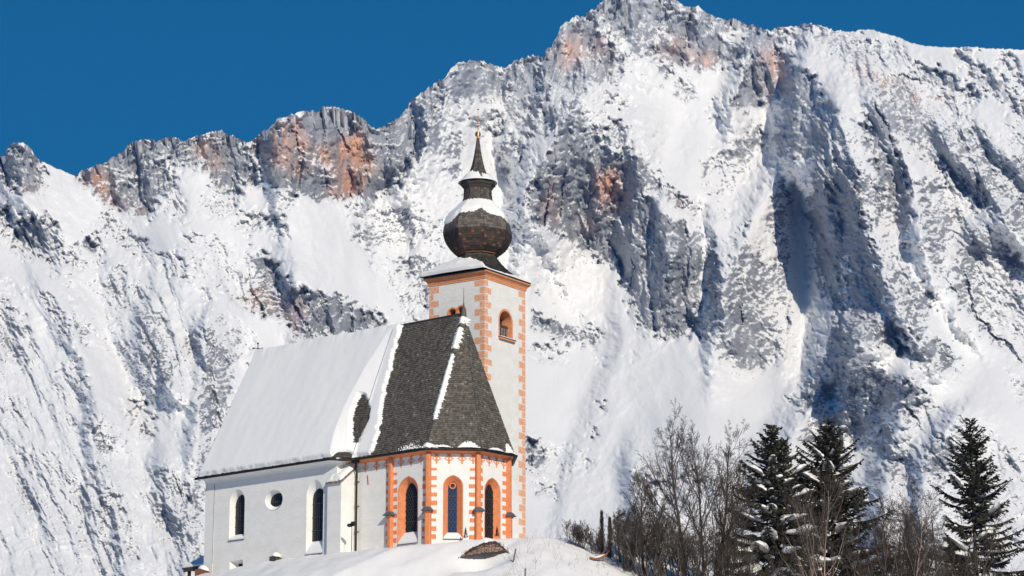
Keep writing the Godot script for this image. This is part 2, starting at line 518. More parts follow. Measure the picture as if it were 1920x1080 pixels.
	area(rock, 0.95, [1768, 282, 1800, 296, 1862, 382, 1856, 405, 1800, 352, 1776, 330])
	area(rock, 0.62, [1700, 260, 1740, 270, 1760, 290, 1740, 300])
	area(rock, 0.46, [1560, 190, 1620, 240, 1650, 330, 1700, 460, 1720, 560, 1680, 560, 1620, 420, 1570, 300])
	area(rock, 0.52, [1700, 330, 1770, 340, 1860, 440, 1920, 520, 2130, 640, 2130, 900, 1920, 760, 1860, 640, 1790, 560, 1740, 480])
	area(rock, 0.7, [1790, 400, 1840, 420, 1860, 480, 1830, 520, 1795, 470])
	area(rock, 0.72, [1880, 460, 1920, 500, 1920, 600, 1890, 560])
	# central buttress
	area(rock, 0.88, [982, 372, 1020, 300, 1050, 240, 1100, 238, 1142, 290, 1182, 282, 1232, 332, 1312, 402, 1316, 470, 1312, 560, 1312, 622, 1270, 634, 1236, 628, 1200, 612, 1190, 590, 1172, 545, 1150, 512, 1100, 482, 1060, 442, 1012, 422, 985, 392])
	area(rock, 0.6, [1000, 240, 1050, 178, 1090, 180, 1100, 240, 1050, 250])
	area(rock, 0.7, [1120, 240, 1160, 225, 1190, 250, 1170, 275, 1130, 270])
	area(rock, 0.1, [1206, 346, 1240, 362, 1314, 412, 1318, 440, 1290, 425, 1250, 408, 1225, 385], true)
	area(rock, 0.15, [1060, 444, 1100, 470, 1150, 500, 1180, 560, 1170, 600, 1120, 540, 1070, 500], true)
	area(rock, 0.5, [1150, 260, 1175, 300, 1190, 320, 1170, 310], true)
	area(rust, 0.95, [1122, 318, 1160, 322, 1166, 392, 1124, 392])
	area(rust, 0.6, [1085, 430, 1100, 400, 1120, 440, 1110, 445])
	area(rust, 0.5, [1240, 350, 1300, 365, 1310, 400, 1270, 385])
	area(rust, 0.4, [1020, 330, 1045, 340, 1050, 420, 1020, 420])
	# second buttress, between the two gullies
	area(rock, 0.58, [1322, 462, 1400, 400, 1440, 330, 1482, 352, 1492, 470, 1482, 520, 1500, 560, 1484, 622, 1462, 672, 1420, 702, 1380, 692, 1330, 652, 1312, 622, 1322, 560])
	area(rock, 0.5, [1318, 300, 1340, 290, 1400, 260, 1440, 300, 1400, 380, 1330, 420])
	area(rock, 0.12, [1400, 370, 1440, 310, 1460, 330, 1440, 420, 1470, 480, 1440, 500, 1400, 450], true)
	area(rock, 0.12, [1400, 330, 1440, 270, 1460, 280, 1410, 370, 1370, 390], true)
	area(rock, 0.78, [1345, 600, 1400, 590, 1440, 620, 1460, 670, 1420, 695, 1380, 660])
	# third buttress: the dark wall right of the deep gully
	area(rock, 0.9, [1530, 300, 1560, 300, 1600, 312, 1622, 400, 1640, 480, 1660, 560, 1640, 640, 1610, 660, 1562, 742, 1500, 776, 1472, 756, 1530, 690, 1552, 640, 1560, 560, 1540, 552, 1530, 500, 1512, 420])
	area(rock, 0.75, [1600, 540, 1700, 560, 1730, 620, 1790, 660, 1800, 700, 1720, 680, 1640, 640])
	area(rock, 0.62, [1640, 470, 1700, 500, 1760, 570, 1740, 600, 1660, 560])
	area(rock, 0.6, [1520, 180, 1570, 200, 1610, 300, 1590, 320, 1540, 300])
	# snow fields that must stay clean
	area(rock, 0.0, [1478, 330, 1506, 340, 1520, 440, 1534, 545, 1556, 570, 1546, 650, 1510, 715, 1480, 660, 1484, 540, 1474, 430], true)
	area(rock, 0.08, [1606, 645, 1680, 660, 1780, 720, 1930, 810, 1930, 850, 1820, 790, 1720, 730, 1640, 690], true)
	area(rock, 0.08, [1740, 560, 1800, 600, 1930, 690, 1930, 720, 1800, 640], true)
	area(rock, 0.05, [1650, 545, 1664, 545, 1722, 655, 1708, 660], true)
	area(rock, 0.05, [1736, 520, 1750, 512, 1812, 610, 1798, 618], true)
	area(rock, 0.08, [1594, 240, 1608, 236, 1650, 350, 1640, 358], true)
	area(rock, 0.05, [1578, 480, 1588, 480, 1592, 600, 1582, 610], true)
	# lower right
	area(rock, 0.45, [1560, 690, 1640, 690, 1760, 760, 1930, 860, 1930, 1100, 1640, 1100, 1560, 900, 1500, 820])
	area(rock, 0.85, [1640, 812, 1668, 806, 1690, 870, 1680, 900, 1656, 880])
	area(rock, 0.8, [1722, 830, 1760, 808, 1790, 850, 1780, 900, 1740, 890])
	area(rock, 0.7, [1680, 715, 1720, 725, 1740, 760, 1700, 790, 1682, 760])
	area(rock, 0.66, [1545, 780, 1600, 776, 1640, 800, 1600, 830, 1555, 810])
	# small outcrops in the central snow field
	area(rock, 0.82, [996, 590, 1040, 600, 1072, 610, 1112, 632, 1120, 644, 1080, 646, 1040, 636, 1000, 606])
	area(rock, 0.7, [1075, 590, 1108, 606, 1128, 638, 1112, 634, 1090, 612])
	area(rock, 0.5, [990, 640, 1040, 650, 1070, 672, 1040, 680, 1000, 668])
	for q in [[1120, 678, 1132, 676, 1132, 686, 1122, 688], [1120, 756, 1136, 758, 1136, 770, 1122, 770], [1108, 806, 1120, 802, 1118, 816, 1108, 818], [1182, 668, 1192, 666, 1190, 674, 1184, 674]]:
		area(rock, 0.75, q)
	area(rock, 0.85, [985, 818, 1004, 828, 1020, 856, 1010, 892, 990, 880, 980, 850])
	area(rock, 0.8, [1000, 895, 1030, 915, 1040, 930, 1015, 925])
	area(rock, 0.45, [1010, 835, 1080, 840, 1110, 870, 1060, 900, 1020, 880])
	area(rock, 0.72, [1176, 880, 1200, 868, 1230, 900, 1250, 960, 1200, 940])
	area(rock, 0.5, [1240, 900, 1400, 880, 1480, 940, 1480, 1060, 1250, 1060])
	area(rock, 0.2, [985, 560, 1010, 520, 1060, 560, 1050, 590])

func survey_ribs() -> void:
	rib(190, 84, 260, [1180, -40, 1090, 20, 1050, 60, 1030, 130, 1008, 200, 990, 270])
	rib(150, 95, 150, [845, 120, 835, 170, 812, 215, 800, 270, 770, 310])
	rib(60, 60, 40, [700, 240, 715, 290, 690, 370])
	rib(80, 30, 200, [516, 225, 512, 280, 515, 345])
	rib(60, 40, 120, [985, 100, 975, 160, 955, 210])
	rib(180, 62, 210, [1060, 200, 1040, 260, 1012, 330, 992, 400, 1010, 440])
	rib(40, 24, 70, [1140, 280, 1125, 330, 1110, 420])
	rib(45, 30, 70, [1190, 300, 1200, 370, 1180, 470])
	rib(50, 40, 60, [1265, 472, 1240, 520, 1225, 600])
	rib(170, 34, 130, [1495, 122, 1482, 200, 1475, 280, 1500, 340])
	rib(120, 36, 100, [1408, 84, 1388, 160, 1370, 215])
	rib(215, 118, 170, [1560, 250, 1592, 330, 1626, 420, 1642, 500, 1650, 580, 1618, 645])
	rib(110, 62, 150, [1610, 640, 1560, 700, 1520, 760, 1480, 830, 1440, 900])
	rib(140, 38, 130, [1634, 180, 1668, 255, 1706, 340, 1724, 440])
	rib(100, 32, 110, [1776, 276, 1830, 340, 1890, 425, 1940, 480])
	rib(90, 30, 100, [1845, 420, 1800, 470, 1790, 540])
	rib(110, 44, 120, [1460, 320, 1415, 400, 1375, 490, 1335, 590, 1330, 650], 0.3)
	rib(95, 40, 80, [1700, 700, 1690, 780, 1660, 860, 1650, 980])
	rib(85, 36, 90, [1790, 780, 1740, 850, 1720, 980])
	rib(40, 20, 80, [1580, 180, 1600, 250, 1640, 330])
	rib(70, 22, 90, [388, 600, 380, 690, 374, 770, 358, 850])
	rib(60, 22, 80, [268, 585, 264, 650, 300, 710, 330, 745])
	rib(36, 18, 70, [206, 515, 212, 580, 230, 640, 270, 720])
	rib(36, 18, 80, [76, 545, 110, 600, 160, 690, 175, 790])
	rib(40, 20, 80, [170, 790, 180, 870, 220, 960, 230, 1080])
	rib(40, 26, 60, [300, 860, 310, 930, 345, 1000, 350, 1090])
	rib(70, 20, 140, [20, 268, 12, 330, 40, 380])
	rib(40, 18, 90, [545, 520, 545, 580, 560, 650])
	rib(36, 30, 110, [1156, 580, 1170, 640, 1120, 760, 1070, 880, 1050, 1000])
	rib(-60, 18, 18, [1316, 385, 1326, 470, 1322, 560, 1310, 660])
	rib(-90, 34, 30, [1490, 330, 1500, 480, 1510, 600, 1500, 710])
	rib(-40, 60, 60, [1150, 200, 1230, 180, 1260, 240, 1240, 300])
	# secondary ribs on the great shaded flank and right of it
	rib(60, 22, 42, [1530, 290, 1546, 380, 1548, 440])
	rib(62, 22, 44, [1556, 420, 1572, 520, 1570, 620])
	rib(55, 20, 40, [1600, 470, 1608, 570, 1596, 660])
	rib(75, 24, 90, [1655, 510, 1692, 600, 1744, 690])
	rib(65, 24, 90, [1700, 440, 1752, 540, 1806, 620])
	rib(60, 22, 70, [1560, 170, 1592, 260, 1622, 340])
	rib(60, 22, 80, [1330, 420, 1352, 520, 1370, 640])
	rib(50, 20, 70, [1235, 380, 1246, 470, 1244, 560])
	rib(60, 30, 70, [1180, 860, 1190, 930, 1200, 1080])

func make_mountain() -> void:
	for r in 4:
		var z := PackedFloat32Array()
		z.resize(MW * MH)
		z.fill(0.05 if r == 0 else 0.0)
		if r == 0: rock = z
		elif r == 1: rust = z
		elif r == 2: relief = z
		else: depth0 = z
	var crest := crest_line()
	survey_rock()
	survey_ribs()
	relief = blur(relief, 2, 2)
	rust = blur(rust, 3, 3)
	var steep := blur(rock, 7, 3)
	var mass := blur(rock, 3, 3)
	rock = blur(rock, 1, 1)
	# distances: each bearing climbs from 1900 m to its crest, little over steep rock and much over snow
	var far := PackedFloat32Array()
	for i in MW:
		var px := MX0 + i * CELL
		far.append(lerpf(2850.0, 3500.0, smoothstep(500.0, 1150.0, px)) - 250.0 * smoothstep(1350.0, 1900.0, px))
	for i in MW:
		var px := MX0 + i * CELL
		var top := skyline(crest, px)
		var total := 0.0
		for j in range(MH - 1, -1, -1):
			if MY0 + j * CELL > top:
				total += lerpf(1.25, 0.34, steep[j * MW + i])
		var sum := 0.0
		for j in range(MH - 1, -1, -1):
			if MY0 + j * CELL > top:
				sum += lerpf(1.25, 0.34, steep[j * MW + i])
			depth0[j * MW + i] = 1900.0 + (far[i] - 1900.0) * sum / total
	depth0 = blur(depth0, 6, 1)

	var cols := PackedFloat32Array()
	var px0 := -1150.0
	while px0 < 3050.0:
		cols.append(px0)
		px0 += 1.93 if px0 > -150.0 and px0 < 2070.0 else 16.0
	var nx := cols.size()
	var ny := 600
	var back := 5
	var a := noise(1, 1.0 / 120.0, 4, FastNoiseLite.TYPE_SIMPLEX_SMOOTH, FastNoiseLite.FRACTAL_RIDGED)
	var b := noise(2, 1.0 / 34.0, 4, FastNoiseLite.TYPE_SIMPLEX_SMOOTH, FastNoiseLite.FRACTAL_RIDGED)
	var fine := noise(3, 1.0 / 9.0, 3, FastNoiseLite.TYPE_SIMPLEX)
	var crag := noise(9, 1.0 / 30.0, 2, FastNoiseLite.TYPE_CELLULAR)
	crag.cellular_return_type = FastNoiseLite.RETURN_DISTANCE
	var drift := noise(4, 1.0 / 130.0, 2)
	var warp := noise(5, 1.0 / 22.0, 4)
	var ledge := noise(6, 1.0 / 6.0, 2, FastNoiseLite.TYPE_SIMPLEX)
	var patch := noise(7, 1.0 / 26.0, 5)
	var tone := noise(8, 1.0 / 40.0, 4)
	var rows := ny + back
	var pos := PackedVector3Array()
	pos.resize(nx * rows)
	var rk := PackedFloat32Array()
	rk.resize(nx * rows)
	var lg := PackedFloat32Array()
	lg.resize(nx * rows)
	var cx := PackedFloat32Array()
	cx.resize(nx * rows)
	var cy := PackedFloat32Array()
	cy.resize(nx * rows)
	for i in nx:
		var px := cols[i]
		var jag := warp.get_noise_2d(px * 2.2, 900.0) * 5.0 + fine.get_noise_2d(px * 1.3, 70.0) * 2.5
		var top := skyline(crest, px) + jag * (0.35 + 0.65 * pick(rock, px, skyline(crest, px) + 8.0))
		var lean_left := lerpf(0.62, 0.0, clampf((px + 100.0) / 1050.0, 0.0, 1.0))
		var lean_right := 0.55 * clampf((px - 1240.0) / 860.0, 0.0, 1.0)
		for j in rows:
			var at := j * nx + i
			if j >= ny:
				var k := j - ny + 1
				pos[at] = pos[(ny - 1) * nx + i] + Vector3(0, -45.0 * k * k, -70.0 * k)
				rk[at] = 0.2
				continue
			var py := lerpf(1150.0, top, j / (ny - 1.0))
			var wx := warp.get_noise_2d(px, py)
			var wy := warp.get_noise_2d(px + 500.0, py)
			var r := pick(rock, px + wx * 20.0, py + wy * 20.0)
			var sx := px - lean_left * maxf(py - 360.0, 0.0) - lean_right * maxf(py - 110.0, 0.0)
			var m := a.get_noise_2d(sx * 1.5, py * 0.62)
			var c := b.get_noise_2d(sx * 1.35 + wx * 14.0, py * 0.72 + wy * 14.0)
			var f := fine.get_noise_2d(sx * 1.25, py * 0.8)
			var d := pick(depth0, px, py) - pick(relief, px + wx * 7.0, py + wy * 7.0)
			d -= m * (2.0 + 15.0 * minf(r, 0.75)) + c * (0.4 + 2.5 * r) + f * (0.1 + 0.9 * r)
			# angular crags, and bedding that breaks into small cliffs and ledges
			d -= (crag.get_noise_2d(sx * 0.43 + 300.0 + wx * 3.0, py * 0.24 + wy * 3.0) * 30.0 + crag.get_noise_2d(sx * 1.15 + wx * 5.0, py * 0.66 + wy * 5.0) * 15.0 + crag.get_noise_2d(sx * 2.6 + 700.0 + wx * 6.0, py * 1.6 + wy * 6.0) * 6.5) * r
			var bed := (-py + dip(px, py) + 46.0 * drift.get_noise_2d(px * 1.3 + 400.0, py * 0.9) + wy * 7.0) / 17.0
			var bf := bed - floorf(bed)
			var bm := clampf(0.35 + 1.5 * drift.get_noise_2d(px * 2.2 + 60.0, floorf(bed) * 90.0), 0.0, 1.1)
			d += 8.5 * r * bm * (smoothstep(0.70, 1.0, bf) - bf)
			# ribs down the fall line at four sizes, steep on their left and gentle on their right
			var rr := lerpf(1.0, 0.62, (1.0 - smoothstep(450.0, 800.0, px)) * smoothstep(380.0, 520.0, py)) * smoothstep(0.08, 0.66, pick(mass, px + wx * 12.0, py + wy * 12.0))
			var sw := sx + 24.0 * drift.get_noise_2d(px * 0.9 + 900.0, py * 0.7) + wx * 5.0
			for o in 4:
				var ph: float = sw / RIB_P[o] + 0.37 * o
				var fl := floorf(ph)
				var fr := ph - fl
				var tri := (fr / 0.24 if fr < 0.24 else (1.0 - fr) / 0.76) - 0.52
				d -= tri * RIB_A[o] * rr * clampf(0.5 + 1.25 * drift.get_noise_2d(fl * 173.0 + 7000.0 * o, py * RIB_F[o]), 0.05, 1.15)
			d -= drift.get_noise_2d(sx * 1.1, py * 0.8) * 13.0 * (1.0 - r)
			pos[at] = EYE + ray(px, py) * d
			rk[at] = r
			lg[at] = smoothstep(0.66, 0.80, bf) * (1.0 - smoothstep(0.93, 1.0, bf)) * bm
			cx[at] = sx
			cy[at] = py
	var nor := PackedVector3Array()
	nor.resize(nx * rows)
	var col := PackedColorArray()
	col.resize(nx * rows)
	var snow_c := Color(0.795, 0.80, 0.815)
	var rock_c := Color(0.335, 0.355, 0.39)
	var rust_c := Color(0.60, 0.32, 0.19)
	for j in rows:
		var j0 := maxi(j - 1, 0)
		var j1 := mini(j + 1, rows - 1)
		for i in nx:
			var at := j * nx + i
			var du := pos[j * nx + mini(i + 1, nx - 1)] - pos[j * nx + maxi(i - 1, 0)]
			var dv := pos[j1 * nx + i] - pos[j0 * nx + i]
			var nn := du.cross(dv).normalized()
			nor[at] = nn
			var r := rk[at]
			var sx := cx[at]
			var py := cy[at]
			var l := ledge.get_noise_2d(sx * 0.7 + py * 0.25, py * 1.2)
			var p := patch.get_noise_2d(sx * 1.3, py * 0.75)
			var s := (maxf(nn.y, 0.24) - 0.50) * 2.1 + (0.535 - r) * 2.3 + l * 0.62 + p * 0.62 + lg[at] * 0.75
			var cover := smoothstep(-0.05, 0.07, s)
			var t := tone.get_noise_2d(sx * 1.6, py * 0.5)
			var o := clampf(pick(rust, cols[i], py) * (0.9 + 1.3 * t), 0.0, 1.0)
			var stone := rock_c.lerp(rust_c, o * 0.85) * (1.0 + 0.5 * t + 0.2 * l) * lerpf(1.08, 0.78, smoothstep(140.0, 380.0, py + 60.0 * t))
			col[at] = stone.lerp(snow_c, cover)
	# the foot of the wall runs out to the valley floor
	var foot := 8
	for j in foot:
		for i in nx:
			var p := pos[i] if j == 0 else pos[(rows + j - 1) * nx + i]
			pos.append(p + Vector3(0, -(pos[i].y + 30.0) / foot, 90.0 + 12.0 * j))
			nor.append(Vector3(0, 0.9, 0.43))
			col.append(snow_c)
	var idx := PackedInt32Array()
	idx.resize((nx - 1) * (rows - 1 + foot) * 6)
	var w := 0
	for j in foot:
		for i in nx - 1:
			var q := (rows + j) * nx + i
			var up := i if j == 0 else q - nx
			for k in [q, up, q + 1, q + 1, up, up + 1]:
				idx[w] = k
				w += 1
	for j in rows - 1:
		for i in nx - 1:
			var q := j * nx + i
			idx[w] = q
			idx[w + 1] = q + nx
			idx[w + 2] = q + 1
			idx[w + 3] = q + 1
			idx[w + 4] = q + nx
			idx[w + 5] = q + nx + 1
			w += 6
	var arr := []
	arr.resize(Mesh.ARRAY_MAX)
	arr[Mesh.ARRAY_VERTEX] = pos
	arr[Mesh.ARRAY_NORMAL] = nor
	arr[Mesh.ARRAY_COLOR] = col
	arr[Mesh.ARRAY_INDEX] = idx
	var mesh := ArrayMesh.new()
	mesh.add_surface_from_arrays(Mesh.PRIMITIVE_TRIANGLES, arr)
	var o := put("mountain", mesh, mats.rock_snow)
	tag(o, "snow covered limestone mountain wall with grey and rusty cliffs behind the church", "mountain", "", "structure")

func dip(px: float, py: float) -> float:
	return 0.22 * px * smoothstep(900.0, 1300.0, px) - 0.0 * py

# ---------------------------------------------------------------- the knoll and the valley floor

var drift_wide: FastNoiseLite
var drift_fine: FastNoiseLite

func to_local_plan(x: float, z: float) -> Vector2:
	var dx := x - CHURCH.x
	var dz := z - CHURCH.z
	var c := cos(-RIDGE_TURN)
	var s := sin(-RIDGE_TURN)
	return Vector2(dx * c + dz * s, dx * s - dz * c)

func ground(x: float, z: float) -> float:
	var q := to_local_plan(x, z)
	var u := clampf(q.x, -24.0, 6.2)
	var v := clampf(q.y, -1.6 + 1.05 * maxf(0.0, u - 0.3), 14.0)
	var w := Vector2(q.x - u, q.y - v).length()
	var base := curve([-24.0, -0.92, -20.0, -0.62, -15.0, -0.28, -9.0, -0.05, -3.0, -0.05, 0.0, -0.1, 3.2, 0.22, 6.2, 0.12], u) + 0.10 * clampf(v, 0.0, 9.0)
	var slope := lerpf(0.38, 0.48, smoothstep(-4.0, 5.0, q.x))
	var fall := slope * (sqrt(maxf(w - 0.3, 0.0) * maxf(w - 0.3, 0.0) + 2.5) - 1.5811)
	# the bank in front of the nave stands a little proud
	var bank := 0.16 * exp(-pow((w - 2.2) / 1.3, 2.0)) * smoothstep(-6.0, -12.0, q.x)
	var y := CHURCH.y + base - fall + bank
	var n := drift_wide.get_noise_2d(x, z) * 0.45 * smoothstep(4.0, 18.0, w) + drift_fine.get_noise_2d(x * 1.4, z * 0.7) * 0.13 * smoothstep(0.2, 2.0, w)
	y += n
	# a hollow in the bank below the stone ledge
	y -= 0.85 * exp(-pow((x + 1.95) / 1.5, 2.0) - pow((z + 184.0) / 1.25, 2.0))
	var k := 6.0
	return -0.3 + 0.5 * (y + sqrt(y * y + k))

func make_hill() -> void:
	drift_wide = noise(71, 0.075, 3)
	drift_fine = noise(72, 0.35, 3)
	var xs := PackedFloat32Array()
	var zs := PackedFloat32Array()
	var x := -190.0
	while x < 190.0:
		xs.append(x)
		x += 0.3 if x > -31.0 and x < 14.0 else (1.2 if x > -45.0 and x < 60.0 else 5.0)
	var z := 30.0
	while z > -380.0:
		zs.append(z)
		z -= 0.3 if z < -174.0 and z > -212.0 else (1.2 if z < -150.0 and z > -240.0 else 5.0)
	var nx := xs.size()
	var nz := zs.size()
	var pos := PackedVector3Array()
	var nor := PackedVector3Array()
	for j in nz:
		for i in nx:
			var y := ground(xs[i], zs[j])
			pos.append(Vector3(xs[i], y, zs[j]))
	for j in nz:
		for i in nx:
			var du := pos[j * nx + mini(i + 1, nx - 1)] - pos[j * nx + maxi(i - 1, 0)]
			var dv := pos[mini(j + 1, nz - 1) * nx + i] - pos[maxi(j - 1, 0) * nx + i]
			nor.append(du.cross(dv).normalized())
	var idx := PackedInt32Array()
	for j in nz - 1:
		for i in nx - 1:
			var q := j * nx + i
			idx.append_array(PackedInt32Array([q, q + nx, q + 1, q + 1, q + nx, q + nx + 1]))
	var arr := []
	arr.resize(Mesh.ARRAY_MAX)
	arr[Mesh.ARRAY_VERTEX] = pos
	arr[Mesh.ARRAY_NORMAL] = nor
	arr[Mesh.ARRAY_INDEX] = idx
	var mesh := ArrayMesh.new()
	mesh.add_surface_from_arrays(Mesh.PRIMITIVE_TRIANGLES, arr)
	tag(put("snowy_hill", mesh, mats.snow), "smooth snow covered knoll that carries the church", "hill", "", "structure")
	var s := Shape.new()
	s.quad(Vector3(-12000, 0, 6000), Vector3(-12000, 0, -14000), Vector3(12000, 0, -14000), Vector3(12000, 0, 6000))
	tag(put("valley_ground", s.mesh(), mats.valley), "flat valley floor of snowy meadows and dark woodland below the knoll", "ground", "", "structure")

func grounded(x: float, z: float, sink := 0.05) -> Vector3:
	return Vector3(x, ground(x, z) - sink, z)

# ---------------------------------------------------------------- church
# Local axes: u along the nave towards the apse, h up, v across, away from the valley.

var church: Node3D

func at(u: float, h: float, v: float) -> Vector3:
	return Vector3(u, h, -v)

func arch_side(x0: float, xm: float, yb: float, ys: float, ya: float, steps := 8) -> PackedVector2Array:
	var w := absf(xm - x0)
	var rise := ya - ys
	var r := (w * w + rise * rise) / (2.0 * w)
	if rise < w:
		r = w
	var dir := signf(xm - x0)
	var end := acos(clampf((r - w) / r, -1.0, 1.0))
	var out := PackedVector2Array([Vector2(x0, yb)])
	for k in steps + 1:
		var t := end * k / steps
		var y := sin(t) / sin(end) * rise
		out.append(Vector2(x0 + dir * (r - r * cos(t)), ys + y))
	out[out.size() - 1] = Vector2(xm, ya)
	return out

func oval_side(xm: float, ym: float, rx: float, ry: float, dir: float, steps := 14) -> PackedVector2Array:
	var out := PackedVector2Array()
	for k in steps + 1:
		var t := -PI / 2 + PI * k / steps
		out.append(Vector2(xm + dir * rx * cos(t), ym + ry * sin(t)))
	out[0] = Vector2(xm, ym - ry)
	out[steps] = Vector2(xm, ym + ry)
	return out

func face_poly(s: Shape, poly: PackedVector2Array, o: Vector3, ex: Vector3, en: Vector3) -> void:
	var clean := PackedVector2Array()
	for q in poly:
		if clean.is_empty() or clean[clean.size() - 1].distance_to(q) > 1e-4:
			clean.append(q)
	var idx := Geometry2D.triangulate_polygon(clean)
	for k in range(0, idx.size(), 3):
		var a := o + ex * clean[idx[k]].x + Vector3.UP * clean[idx[k]].y
		var b := o + ex * clean[idx[k + 1]].x + Vector3.UP * clean[idx[k + 1]].y
		var c := o + ex * clean[idx[k + 2]].x + Vector3.UP * clean[idx[k + 2]].y
		if ((c - a).cross(b - a)).dot(en) > 0.0:
			s.tri(a, b, c)
		else:
			s.tri(a, c, b)

# a wall with one opening, cut through the middle of the opening
func wall_with_hole(s: Shape, o: Vector3, ex: Vector3, en: Vector3, x0: float, x1: float, y0: float, y1: float, left: PackedVector2Array, right: PackedVector2Array) -> void:
	var xm := left[left.size() - 1].x
	var p := PackedVector2Array([Vector2(x0, y0), Vector2(xm, y0), Vector2(xm, left[0].y)])
	p.append_array(left)
	p.append(Vector2(xm, y1))
	p.append(Vector2(x0, y1))
	face_poly(s, p, o, ex, en)
	p = PackedVector2Array([Vector2(x1, y0), Vector2(xm, y0), Vector2(xm, right[0].y)])
	p.append_array(right)
	p.append(Vector2(xm, y1))
	p.append(Vector2(x1, y1))
	face_poly(s, p, o, ex, en)

func wall_plain(s: Shape, o: Vector3, ex: Vector3, en: Vector3, x0: float, x1: float, y0: float, y1: float) -> void:
	face_poly(s, PackedVector2Array([Vector2(x0, y0), Vector2(x1, y0), Vector2(x1, y1), Vector2(x0, y1)]), o, ex, en)

func ring(left: PackedVector2Array, right: PackedVector2Array) -> PackedVector2Array:
	var p := left.duplicate()
	for k in range(right.size() - 2, -1, -1):
		if right[k].distance_to(p[p.size() - 1]) > 1e-4 and right[k].distance_to(p[0]) > 1e-4:
			p.append(right[k])
	return p

